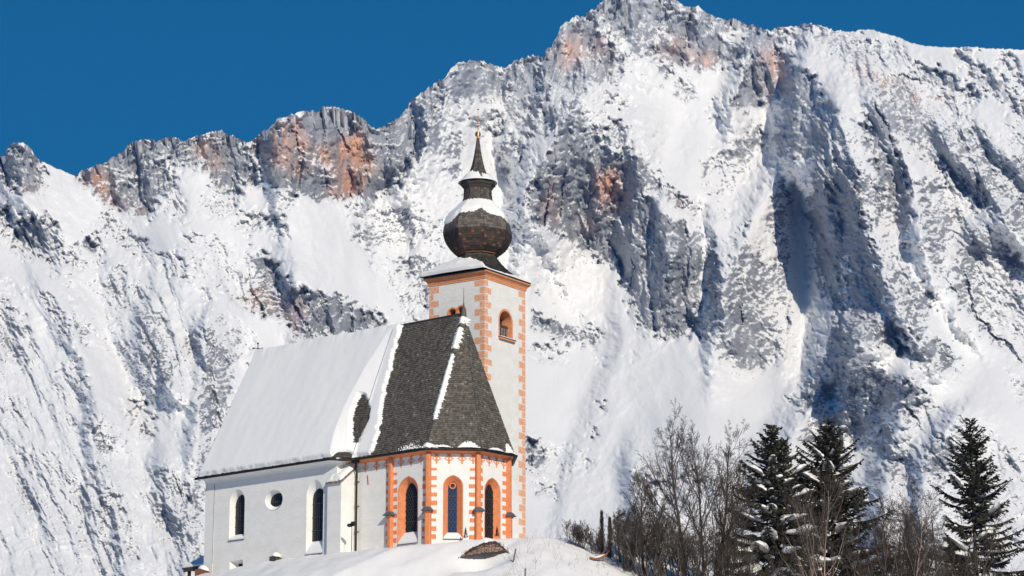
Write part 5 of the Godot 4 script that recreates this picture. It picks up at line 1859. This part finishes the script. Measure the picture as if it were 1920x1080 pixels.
func limb(wood: Shape, twig: Shape, r: RandomNumberGenerator, p: Vector3, d: Vector3, length: float, rad: float, level: int, last: int, upward: float) -> void:
	var n: int = [9, 6, 4, 3, 2][level]
	var pts := PackedVector3Array([p])
	var rads := PackedFloat32Array([rad])
	var q := p
	var tip: float = 0.22 if level == 0 else 0.3
	for i in n:
		var wob: float = [0.10, 0.17, 0.22, 0.25, 0.3][level]
		d = (d + Vector3(r.randf_range(-wob, wob), r.randf_range(-wob, wob) + upward * [0.05, 0.14, 0.10, 0.03, -0.06][level], r.randf_range(-wob, wob))).normalized()
		q += d * length / n
		pts.append(q)
		rads.append(rad * lerpf(1.0, tip, (i + 1.0) / n))
	(wood if level < 2 else twig).tube(pts, rads, [7, 5, 3, 3, 3][level])
	if level >= last:
		return
	var kids: int = [18, 9, 7, 4][level]
	for k in kids:
		var t := lerpf([0.28, 0.22, 0.18, 0.2][level], 0.99, (k + r.randf()) / kids)
		var f: float = t * n
		var i := mini(int(f), n - 1)
		var from := pts[i].lerp(pts[i + 1], f - i)
		var along := (pts[i + 1] - pts[i]).normalized()
		var side := along.cross(Vector3(r.randf_range(-1, 1), r.randf_range(-1, 1), r.randf_range(-1, 1))).normalized()
		var spread := r.randf_range(0.5, 1.1) if level == 0 else r.randf_range(0.5, 1.1)
		var kd := (along + side * spread).normalized()
		var kl: float = length * [0.46, 0.5, 0.46, 0.5][level] * lerpf(1.15, 0.45, t) * r.randf_range(0.7, 1.2)
		var kr: float = maxf(lerpf(rads[i], rads[i + 1], f - i) * r.randf_range(0.45, 0.68), 0.010)
		limb(wood, twig, r, from, kd, kl, kr, level + 1, last, upward)

func bare_tree(called: String, label: String, category: String, group: String, at_: Vector3, seed_: int, height: float, rad: float, lean: Vector3, mat: Material, last := 4, stems := 1) -> Node3D:
	var r := RandomNumberGenerator.new()
	r.seed = seed_
	var t := thing(called, label, category, at_, 0.0, group)
	var wood := Shape.new()
	var twig := Shape.new()
	for k in stems:
		var off := Vector3(r.randf_range(-0.3, 0.3), 0, r.randf_range(-0.3, 0.3)) if stems > 1 else Vector3.ZERO
		var dir := (Vector3.UP + lean + off * 0.9).normalized()
		limb(wood, twig, r, off, dir, height * r.randf_range(0.85, 1.0), rad * r.randf_range(0.8, 1.0), 0, last, 1.0)
	put("trunk", wood.mesh(), mat, t)
	put("crown", twig.mesh(), mats.bark, t).set_meta("kind", "stuff")
	return t

func bush(called: String, label: String, category: String, group: String, at_: Vector3, seed_: int, height: float, stems: int) -> Node3D:
	var r := RandomNumberGenerator.new()
	r.seed = seed_
	var t := thing(called, label, category, at_, 0.0, group)
	var wood := Shape.new()
	var twig := Shape.new()
	for k in stems:
		var a := r.randf() * TAU
		var lean := r.randf_range(0.1, 0.75)
		limb(wood, twig, r, Vector3(cos(a), 0, sin(a)) * r.randf() * height * 0.16, Vector3(cos(a) * lean, 1.0, sin(a) * lean).normalized(), height * r.randf_range(0.6, 1.0), 0.028 * height / 3.0 + 0.008, 1, 4, 1.0)
	put("stems", wood.mesh(), mats.bark, t)
	put("twigs", twig.mesh(), mats.bark, t).set_meta("kind", "stuff")
	return t

func spruce(label: String, at_: Vector3, seed_: int, height: float, reach: float, snowy: float, thin := 0.0) -> Node3D:
	var r := RandomNumberGenerator.new()
	r.seed = seed_
	var t := thing("spruce_tree", label, "spruce", at_, 0.0, "dark spruces at the right of the church")
	var wood := Shape.new()
	wood.tube(PackedVector3Array([Vector3.ZERO, Vector3(0.05, height * 0.5, 0), Vector3(0, height, 0)]), PackedFloat32Array([0.012 * height, 0.0075 * height, 0.012]), 8)
	var leaf := Shape.new()
	var burden := Shape.new()
	var y := height * 0.12
	while y < height - 0.15:
		var f := y / height
		var max_len := reach * (pow(1.0 - f, 0.85) + 0.02)
		var n := 8 if f < 0.88 else 6
		var a0 := r.randf() * TAU
		for k in n:
			if r.randf() < 0.14 + thin:
				continue
			var a := a0 + TAU * (k + r.randf_range(-0.3, 0.3)) / n
			var out := Vector3(cos(a), 0, sin(a))
			var len := max_len * r.randf_range(0.36, 1.22)
			var rise := lerpf(-0.42, 0.75, pow(f, 1.5)) + r.randf_range(-0.16, 0.16)
			var y0 := y + r.randf_range(-0.14, 0.14)
			var segs := maxi(4, int(len / 0.34))
			var pts := PackedVector3Array()
			var rads := PackedFloat32Array()
			for i in segs + 1:
				var s := float(i) / segs
				# the bough sags in its middle and lifts at its tip
				var h := rise * len * s - 0.30 * len * s * (1.0 - s) * (1.2 - f) + 0.10 * len * s * s * s
				pts.append(Vector3(0, y0, 0) + out * (len * s) + Vector3(0, h, 0))
				rads.append(lerpf(0.035, 0.008, s))
			wood.tube(pts, rads, 3)
			var across := out.cross(Vector3.UP)
			var steps := int(len / (0.10 if f > 0.3 else 0.2))
			for i in steps:
				var s := (i + r.randf()) / steps
				if s < 0.12:
					continue
				var g := s * segs
				var gi := mini(int(g), segs - 1)
				var p := pts[gi].lerp(pts[gi + 1], g - gi)
				var dd := (pts[gi + 1] - pts[gi]).normalized()
				for sd: float in [-1.0, 1.0]:
					var tl: float = (0.26 + 0.40 * len * 0.35 * (1.0 - s * 0.8)) * r.randf_range(0.55, 1.25)
					var hang := r.randf_range(0.3, 1.5) * (1.15 - f)
					var td := (across * sd * r.randf_range(0.6, 1.0) + dd * r.randf_range(0.35, 0.8) + Vector3(0, -hang, 0)).normalized()
					var e := p + td * tl
					var wd := td.cross(Vector3(r.randf_range(-1, 1), r.randf_range(-0.4, 1), r.randf_range(-1, 1))).normalized() * r.randf_range(0.05, 0.10)
					var v := r.randf_range(0.55, 1.5)
					leaf.tint = Color(0.040 * v, 0.038 * v, 0.024 * v)
					var mid := p + td * tl * 0.55
					leaf.tri(p, mid + wd, mid - wd)
					leaf.tri(mid - wd, mid + wd, e)
			# needles on the axis itself
			for i in segs:
				var wd := across * 0.05
				leaf.tint = Color(0.03, 0.03, 0.019)
				leaf.quad(pts[i] - wd, pts[i] + wd, pts[i + 1] + wd, pts[i + 1] - wd)
				leaf.quad(pts[i] - Vector3(0, 0.06, 0), pts[i] + Vector3(0, 0.04, 0), pts[i + 1] + Vector3(0, 0.04, 0), pts[i + 1] - Vector3(0, 0.06, 0))
			# snow lying on the outer part of some boughs
			if f < 0.8 and r.randf() < snowy * (1.75 - f):
				var s0 := r.randf_range(0.2, 0.5)
				var s1 := minf(1.0, s0 + r.randf_range(0.3, 0.7))
				var m := 7
				var ring := []
				for i in m + 1:
					var s := lerpf(s0, s1, float(i) / m)
					var g := s * segs
					var gi := mini(int(g), segs - 1)
					var p := pts[gi].lerp(pts[gi + 1], g - gi)
					var bell := sqrt(maxf(0.0, sin(PI * i / m)))
					var w := (0.15 + 0.17 * len * 0.5) * bell * r.randf_range(0.75, 1.35) + 0.002
					var hh := w * r.randf_range(0.5, 0.8)
					var row := []
					for q in 7:
						var ph := TAU * q / 7.0
						row.append(p + across * (w * cos(ph)) + Vector3(0, 0.12 + hh * maxf(sin(ph), -0.25), 0))
					ring.append(row)
				for i in m:
					for q in 7:
						var q2 := (q + 1) % 7
						burden.quad(ring[i][q], ring[i][q2], ring[i + 1][q2], ring[i + 1][q])
		y += lerpf(0.52, 0.24, f) * r.randf_range(0.8, 1.2)
	put("trunk", wood.mesh(), mats.bark, t)
	put("crown", leaf.mesh(), mats.needles, t).set_meta("kind", "stuff")
	if not burden.v.is_empty():
		put("snow_load", burden.mesh(), mats.snow_small, t).set_meta("kind", "stuff")
	return t

func tall(x: float, z: float, tip: float) -> float:
	return tip - ground(x, z)

func make_trees() -> void:
	# spruces
	spruce("broad dense dark spruce left of the other spruces, its boughs loaded with snow", grounded(18.4, -187.0), 301, tall(18.4, -187.0, 34.6), 6.6, 0.4)
	spruce("tallest dark spruce standing in the middle of the group with hanging lower boughs", grounded(22.9, -190.0), 302, tall(22.9, -190.0, 35.5), 7.4, 0.3)
	spruce("freestanding spruce with well spaced tiers near the right edge of the picture", grounded(32.9, -189.0), 303, tall(32.9, -189.0, 35.5), 6.9, 0.32, 0.20)
	spruce("spruce cut off by the right edge, only its snowy left boughs in view", grounded(38.9, -187.0), 304, tall(38.9, -187.0, 32.6), 5.8, 0.4)
	spruce("slender thin-topped spruce squeezed between the two broad spruces", grounded(21.2, -193.0), 305, tall(21.2, -193.0, 33.4), 2.8, 0.2, 0.1)
	spruce("second pointed leader close to the dense left spruce", grounded(19.5, -189.5), 306, tall(19.5, -189.5, 34.2), 3.2, 0.1, 0.05)
	# bare trees between the church and the spruces
	var g := "bare trees between church and spruces"
	bare_tree("bare_tree", "tallest bare tree, its straight grey trunk rising above the thicket", "tree", g, grounded(12.1, -186.0), 401, tall(12.1, -186.0, 33.9), 0.17, Vector3(-0.02, 0, 0), mats.bark)
	bare_tree("bare_tree", "bare tree with upright limbs just right of the tallest one", "tree", g, grounded(13.6, -187.5), 402, tall(13.6, -187.5, 33.0), 0.15, Vector3(0.01, 0, 0.02), mats.bark)
	bare_tree("bare_tree", "bare tree leaning right with a fan-shaped crown left of the dense spruce", "tree", g, grounded(14.4, -186.5), 403, tall(14.4, -186.5, 33.1), 0.14, Vector3(0.13, 0, 0), mats.bark)
	bare_tree("bare_tree", "thin bare stem leaning strongly right in front of the dense spruce's edge", "tree", g, grounded(15.0, -184.5), 404, tall(15.0, -184.5, 30.8), 0.10, Vector3(0.20, 0, 0.02), mats.bark)
	bare_tree("bare_tree", "shorter bare tree at the left end of the thicket on the knoll's flank", "tree", g, grounded(7.6, -186.5), 405, tall(7.6, -186.5, 28.6), 0.10, Vector3(-0.05, 0, 0), mats.bark)
	bare_tree("bare_tree", "bare tree with a rounded crown third from the left end of the thicket", "tree", g, grounded(9.2, -185.5), 406, tall(9.2, -185.5, 30.0), 0.12, Vector3(-0.06, 0, 0.02), mats.bark)
	bare_tree("bare_tree", "slim bare tree close to the left of the tallest one", "tree", g, grounded(10.6, -188.0), 407, tall(10.6, -188.0, 30.0), 0.10, Vector3(0.0, 0, 0), mats.bark)
	bare_tree("bare_tree", "slim bare tree leaning left behind the left part of the thicket", "tree", g, grounded(8.6, -189.0), 408, tall(8.6, -189.0, 28.8), 0.09, Vector3(-0.12, 0, 0), mats.bark)
	var b := "pale birches among the spruces"
	bare_tree("birch_tree", "pale birch with a pinkish trunk in the gap between the spruces", "birch", b, grounded(27.6, -183.0), 411, tall(27.6, -183.0, 28.9), 0.09, Vector3(-0.01, 0, 0), mats.birch)
	bare_tree("birch_tree", "several-stemmed pale birch standing in front of the tallest spruce", "birch", b, grounded(20.9, -179.0), 412, tall(20.9, -179.0, 29.2), 0.085, Vector3(0.02, 0, 0), mats.birch, 3, 3)
	bare_tree("birch_tree", "thin birch with drooping twigs right of the birch in the gap", "birch", b, grounded(29.0, -186.0), 413, tall(29.0, -186.0, 28.4), 0.08, Vector3(0.03, 0, 0), mats.birch)
	bare_tree("birch_tree", "thin birch left of the birch in the gap, before the tallest spruce's boughs", "birch", b, grounded(26.0, -184.0), 414, tall(26.0, -184.0, 28.2), 0.08, Vector3(-0.03, 0, 0), mats.birch)
	# underwood
	var u := "bare bushes below the trees"
	var spots := [[8.0, -184.5, 27.6, "bare bush at the foot of the left end of the thicket", 16], [9.4, -183.5, 28.6, "dense bare bush under the rounded bare tree", 16], [10.9, -184.5, 28.4, "dense bare bush left of the tallest trunk", 16], [12.6, -183.5, 28.0, "dense bare bush right of the tallest trunk", 14], [14.0, -184.5, 28.2, "tall bare bush below the right-leaning tree", 14], [15.6, -183.5, 26.6, "bare bush at the foot of the dense left spruce", 12], [17.6, -182.0, 25.0, "low bare bush in front of the dense left spruce", 9], [26.2, -187.5, 28.6, "brown bush left of the pinkish birch trunk", 14], [28.6, -187.0, 28.9, "brown bush right of the pinkish birch trunk", 16], [30.2, -187.5, 27.3, "brown bush at the left foot of the freestanding spruce", 10], [23.4, -181.0, 24.9, "brown bush beneath the hanging boughs of the tallest spruce", 8]]
	for k in spots.size():
		var q: Array = spots[k]
		bush("bare_bush", q[3], "bush", u, grounded(q[0], q[1]), 500 + k, tall(q[0], q[1], q[2]), q[4])
	# shrubs on the open slope
	bush("bare_shrub", "small round bare shrub alone on the open snow slope", "shrub", "shrubs on the open slope", grounded(5.0, -187.5), 521, 1.9, 12)
	bush("bare_shrub", "thin upright shrub left of the round shrub on the slope", "shrub", "shrubs on the open slope", grounded(4.3, -188.0), 522, 1.8, 5)
	bush("bare_shrub", "low shrub beside the two dark columnar evergreens", "shrub", "shrubs on the open slope", grounded(5.9, -187.0), 523, 2.0, 9)
	for k in 2:
		var t := thing("columnar_evergreen", ["left one of two dark columnar evergreens on the slope", "right one of two dark columnar evergreens on the slope"][k], "evergreen", grounded([6.35, 6.9][k], [-187.6, -187.2][k]), 0.0, "columnar evergreens")
		var leaf := Shape.new()
		var r := RandomNumberGenerator.new()
		r.seed = 540 + k
		for i in 900:
			var y: float = r.randf() * [3.0, 2.8][k]
			var w: float = 0.24 * (1.0 - pow(y / 3.1, 2.0)) + 0.04
			var a := r.randf() * TAU
			var p := Vector3(cos(a) * w * r.randf(), y, sin(a) * w * r.randf())
			var e := p + Vector3(cos(a) * 0.07, r.randf_range(0.1, 0.28), sin(a) * 0.07)
			var v := r.randf_range(0.5, 1.4)
			leaf.tint = Color(0.03 * v, 0.027 * v, 0.018 * v)
			var wd := Vector3(-sin(a), 0, cos(a)) * 0.03
			leaf.tri(p - wd, e, p + wd)
		put("crown", leaf.mesh(), mats.needles, t).set_meta("kind", "stuff")
		var st := Shape.new()
		st.tube(PackedVector3Array([Vector3(0, -0.1, 0), Vector3(0, 1.6, 0)]), PackedFloat32Array([0.05, 0.02]), 5)
		put("trunk", st.mesh(), mats.bark, t)
	# tiny evergreens before the apse wall
	for k in 2:
		var t := thing("tiny_evergreen", ["snow dusted tiny evergreen below the middle choir window", "dark tiny evergreen at the window next to the tower"][k], "evergreen", church.transform * at([2.55, 3.25][k], [0.33, 0.62][k], [1.15, 3.75][k]), 0.0, "tiny evergreens by the apse")
		var leaf := Shape.new()
		var sn := Shape.new()
		var r := RandomNumberGenerator.new()
		r.seed = 560 + k
		for i in 420:
			var y := r.randf() * 0.72
			var w: float = 0.27 * (1.0 - y / 0.78)
			var a := r.randf() * TAU
			var p := Vector3(cos(a) * w * 0.3, y + 0.02, sin(a) * w * 0.3)
			var e := Vector3(cos(a) * w, y + r.randf_range(-0.03, 0.10), sin(a) * w) * 1.0
			var wd := Vector3(-sin(a), 0, cos(a)) * 0.025
			if k == 0 and r.randf() < 0.3:
				sn.tri(p - wd + Vector3(0, 0.02, 0), e + Vector3(0, 0.02, 0), p + wd + Vector3(0, 0.02, 0))
			leaf.tint = Color(0.035, 0.03, 0.022) * r.randf_range(0.5, 1.4)
			leaf.tri(p - wd, e, p + wd)
		put("crown", leaf.mesh(), mats.needles, t).set_meta("kind", "stuff")
		if k == 0:
			put("snow_load", sn.mesh(), mats.snow_small, t).set_meta("kind", "stuff")

# ---------------------------------------------------------------- small things

func make_small_things() -> void:
	var tf := church.transform
	# floodlight on a thin pole before the choir wall
	var fl := thing("floodlight", "thin black floodlight pole in the snow beside the rain pipe", "floodlight", tf * at(-5.7, -0.35, -2.0), RIDGE_TURN)
	var s := Shape.new()
	s.tube(PackedVector3Array([Vector3(0, -0.3, 0), Vector3(0, 1.95, 0)]), PackedFloat32Array([0.028, 0.024]), 6)
	put("pole", s.mesh(), mats.iron, fl)
	s = Shape.new()
	s.box(Vector3(0.02, 1.98, 0), Vector3(0.24, 0.035, 0.06))
	put("bracket", s.mesh(), mats.iron, fl)
	for k in 2:
		s = Shape.new()
		s.box(Vector3([-0.16, 0.2][k], [2.02, 2.14][k], 0.06), Vector3(0.17, 0.09, 0.1), Basis(Vector3.RIGHT, -0.4))
		put("lamp_housing", s.mesh(), mats.iron, fl)
	# low hatches in front of the nave wall, each with a snow cushion
	for k in 2:
		var red := k == 0
		var w := 0.62 if red else 0.40
		var t := thing("wall_hatch" if red else "light_shaft", ["reddish brown wooden hatch with a snow cushion near the west corner of the nave", "small dark light shaft with a snow cushion between round and tall nave windows"][k], "hatch" if red else "shaft", tf * at([-21.5, -14.1][k], [-1.0, -0.55][k], [-2.1, -1.55][k]), RIDGE_TURN)
		s = Shape.new()
		var hh := [0.72, 0.68][k] as float
		s.box(Vector3(-w * 0.25, hh * 0.5, 0), Vector3(w * 0.5, hh * 0.5, 0.3))
		put("box", s.mesh(), mats.rust if red else mats.wood_dark, t)
		s = Shape.new()
		var a := Vector3(w * 0.25, hh, 0.3)
		var b := Vector3(w * 1.1, hh - (0.30 if red else 0.16), 0.3)
		var z := Vector3(0, 0, -0.6)
		var dn := Vector3(0, -0.5, 0)
		s.quad(a, a + z, b + z, b)
		s.quad(a + dn, a, b, b + dn)
		s.quad(b + dn, b, b + z, b + dn + z)
		put("sloping_lid", s.mesh(), mats.rust if red else mats.wood_dark, t)
		s = Shape.new()
		var m := 14
		var rows := 7
		for j in rows:
			for i in m:
				var q := []
				for e in [[i, j], [i, j + 1], [i + 1, j + 1], [i + 1, j]]:
					var th: float = PI * 0.5 * e[1] / rows
					var ph: float = TAU * e[0] / m
					var c := Vector3(w * 0.30 + w * 0.82 * cos(th) * cos(ph), hh + 0.02 + 0.30 * sin(th), 0.34 * cos(th) * sin(ph))
					c.y -= maxf(0.0, c.x - w * 0.25) * (0.36 if red else 0.2)
					q.append(c)
				s.quad(q[0], q[1], q[2], q[3])
		put("snow_cushion", s.mesh(), mats.snow_small, t)
	make_outcrop()
	# leaning fence posts with wires on the slope
	var posts := []
	for k in 2:
		var q: Array = [[0.02, -182.6, 1.25, 0.2], [0.86, -178.6, 1.25, 0.02]][k]
		var p := grounded(q[0], q[1], 0.3)
		var t := thing("fence_post", ["weathered fence post leaning right below the rock outcrop", "upright fence post at the lower edge of the picture"][k], "fence post", p, 0.3 * k, "fence posts on the slope")
		s = Shape.new()
		var d := Vector3(q[3], 1.0, 0.05).normalized()
		s.tube(PackedVector3Array([Vector3.ZERO, d * 0.8, d * (q[2] as float), d * ((q[2] as float) + 0.02)]), PackedFloat32Array([0.062, 0.058, 0.055, 0.02]), 7)
		put("post", s.mesh(), mats.wood_grey, t)
		posts.append(p + d * 1.05)
	s = Shape.new()
	s.tube(PackedVector3Array([posts[0] + Vector3(-0.9, 0.75, -2.6), posts[0], (posts[0] + posts[1]) * 0.5 + Vector3(0, -0.12, 0), posts[1], posts[1] + Vector3(0.8, -1.3, 3.4)]), PackedFloat32Array([0.006, 0.006, 0.006, 0.006, 0.006]), 4)
	tag(put("fence_wire", s.mesh(), mats.iron), "thin sagging wire strung between the two fence posts", "wire")
	# a broken reddish branch and a forked one in the snow at the right end of the knoll
	var base := grounded(5.9, -184.6, 0.0)
	s = Shape.new()
	s.tube(PackedVector3Array([base + Vector3(-0.5, 0.25, 0), base + Vector3(-0.2, 0.12, 0.2), base + Vector3(0.2, 0.22, 0.1), base + Vector3(0.6, 0.42, 0), base + Vector3(0.85, 0.75, -0.1)]), PackedFloat32Array([0.07, 0.09, 0.08, 0.07, 0.045]), 7)
	s.tube(PackedVector3Array([base + Vector3(0.2, 0.22, 0.1), base + Vector3(0.5, 0.7, -0.1), base + Vector3(0.68, 1.25, -0.2)]), PackedFloat32Array([0.06, 0.045, 0.025]), 6)
	tag(put("broken_branch", s.mesh(), mats.rust), "reddish broken branch lying in the snow at the right end of the knoll", "branch")
	s = Shape.new()
	s.tube(PackedVector3Array([base + Vector3(-0.4, 0.32, 0.02), base + Vector3(-0.15, 0.22, 0.18), base + Vector3(0.2, 0.32, 0.1), base + Vector3(0.55, 0.5, 0.02)]), PackedFloat32Array([0.01, 0.075, 0.08, 0.01]), 7)
	tag(put("branch_snow", s.mesh(), mats.snow_small), "strip of snow lying on the reddish broken branch", "snow", "", "stuff")
	# dry stalks poking through the snow
	s = Shape.new()
	var r := RandomNumberGenerator.new()
	r.seed = 600
	for k in 150:
		var x := r.randf_range(0.6, 7.2)
		var z := r.randf_range(-191.5, -181.0)
		if k > 110:
			x = r.randf_range(-0.6, 1.6)
			z = r.randf_range(-184.5, -178.0)
		var p := grounded(x, z, 0.05)
		var h := r.randf_range(0.2, 0.9) * (1.4 if k % 7 == 0 else 0.8)
		var d := Vector3(r.randf_range(-0.5, 0.5), 1, r.randf_range(-0.5, 0.5))
		s.tube(PackedVector3Array([p, p + d * h * 0.6, p + d * h + Vector3(d.x * 0.3, -0.05, 0)]), PackedFloat32Array([0.009, 0.007, 0.004]), 3)
	tag(put("dry_grass", s.mesh(), mats.straw), "sparse dry grass stalks sticking out of the snow right of the church", "grass", "", "stuff")

func make_outcrop() -> void:
	# a hollow stone lip with a snow roof, in the bank before the apse
	var nz := noise(81, 1.6, 4)
	var c := Vector3(-1.98, 0, -185.4)
	var y0 := 25.2
	var s := Shape.new()
	var m := 44
	var rows := 14
	var g := []
	for j in rows + 1:
		for i in m + 1:
			var a := -1.0 + 2.0 * i / m
			var b := float(j) / rows
			var arch := sqrt(maxf(0.0, 1.0 - a * a * 0.92))
			var top := 0.80 * arch * (0.45 + 0.55 * smoothstep(-1.0, 0.5, a))
			var depth := 0.55 * sin(PI * b * 0.9) * arch
			var p := Vector3(c.x + a * 1.62, y0 + top * b + 0.20 * a, c.z + 0.75 * arch - depth * 0.7)
			p += Vector3(nz.get_noise_2d(a * 3.0, b * 2.0), nz.get_noise_2d(a * 3.0 + 9.0, b * 2.0), nz.get_noise_2d(a * 4.0 + 20.0, b * 3.0)) * 0.09
			g.append(p)
	for j in rows:
		for i in m:
			var q := j * (m + 1) + i
			s.quad(g[q], g[q + m + 1], g[q + m + 2], g[q + 1])
	# its roof runs back into the bank
	for i in m:
		var q := rows * (m + 1) + i
		s.quad(g[q], g[q] + Vector3(0, -0.3, -0.9), g[q + 1] + Vector3(0, -0.3, -0.9), g[q + 1])
	var t := thing("rock_outcrop", "low arched stone ledge with dark and pinkish face in the snow bank before the apse", "rock", Vector3.ZERO)
	put("stone_face", s.mesh(), mats.stone, t)
	s = Shape.new()
	var h := []
	for j in 13:
		for i in m + 1:
			var e: Vector3 = g[rows * (m + 1) + i]
			var a := -1.0 + 2.0 * i / m
			var b := float(j) / 12.0
			var x := e.x + 0.25 * a
			var z := e.z + 0.16 - 2.6 * b + nz.get_noise_2d(e.x * 2.0, 5.0) * 0.10
			var side := pow(maxf(0.0, 1.0 - a * a), 0.7)
			var up := maxf(0.0, e.y + 0.16 + 0.10 * side - ground(x, z))
			var y := ground(x, z) - 0.10 + (up * smoothstep(0.0, 0.25, side) + 0.12) * side * (1.0 - smoothstep(0.25, 1.0, b))
			if j == 0:
				y = lerpf(y, e.y - 0.02, smoothstep(0.1, 0.4, side))
			h.append(Vector3(x, y, z))
	for j in 12:
		for i in m:
			var q := j * (m + 1) + i
			s.quad(h[q], h[q + m + 1], h[q + m + 2], h[q + 1])
	tag(put("ledge_snow", s.mesh(), mats.snow), "rounded snow roof lying on the arched stone ledge", "snow", "", "stuff")

	# clods that rolled off the roof lie along the bank
	s = Shape.new()
	var r := RandomNumberGenerator.new()
	r.seed = 620
	for k in 70:
		var lp: Vector3 = church.transform * at(r.randf_range(-9.0, 2.5), 0.0, r.randf_range(-4.2, -0.6) + (1.5 if k % 3 == 0 else 0.0))
		if k % 4 == 0:
			lp += Vector3(r.randf_range(-2, 6), 0, r.randf_range(1, 6))
		var rad := r.randf_range(0.03, 0.13)
		var p := grounded(lp.x, lp.z, rad * 0.3)
		for a in 6:
			var a0 := TAU * a / 6.0
			var a1 := TAU * (a + 1) / 6.0
			var e0 := p + Vector3(cos(a0), 0.1, sin(a0)) * rad * (0.8 + 0.3 * sin(k * 3.0 + a))
			var e1 := p + Vector3(cos(a1), 0.1, sin(a1)) * rad * (0.8 + 0.3 * sin(k * 3.0 + (a + 1) % 6))
			s.tri(e0, p + Vector3(0.1, 0.75, 0) * rad, e1)
			s.tri(e0, e1, p + Vector3(0, -0.8, 0) * rad)
	tag(put("snow_clods", s.mesh(), mats.snow_small), "small clods of snow scattered on the bank along the church wall", "snow", "", "stuff")
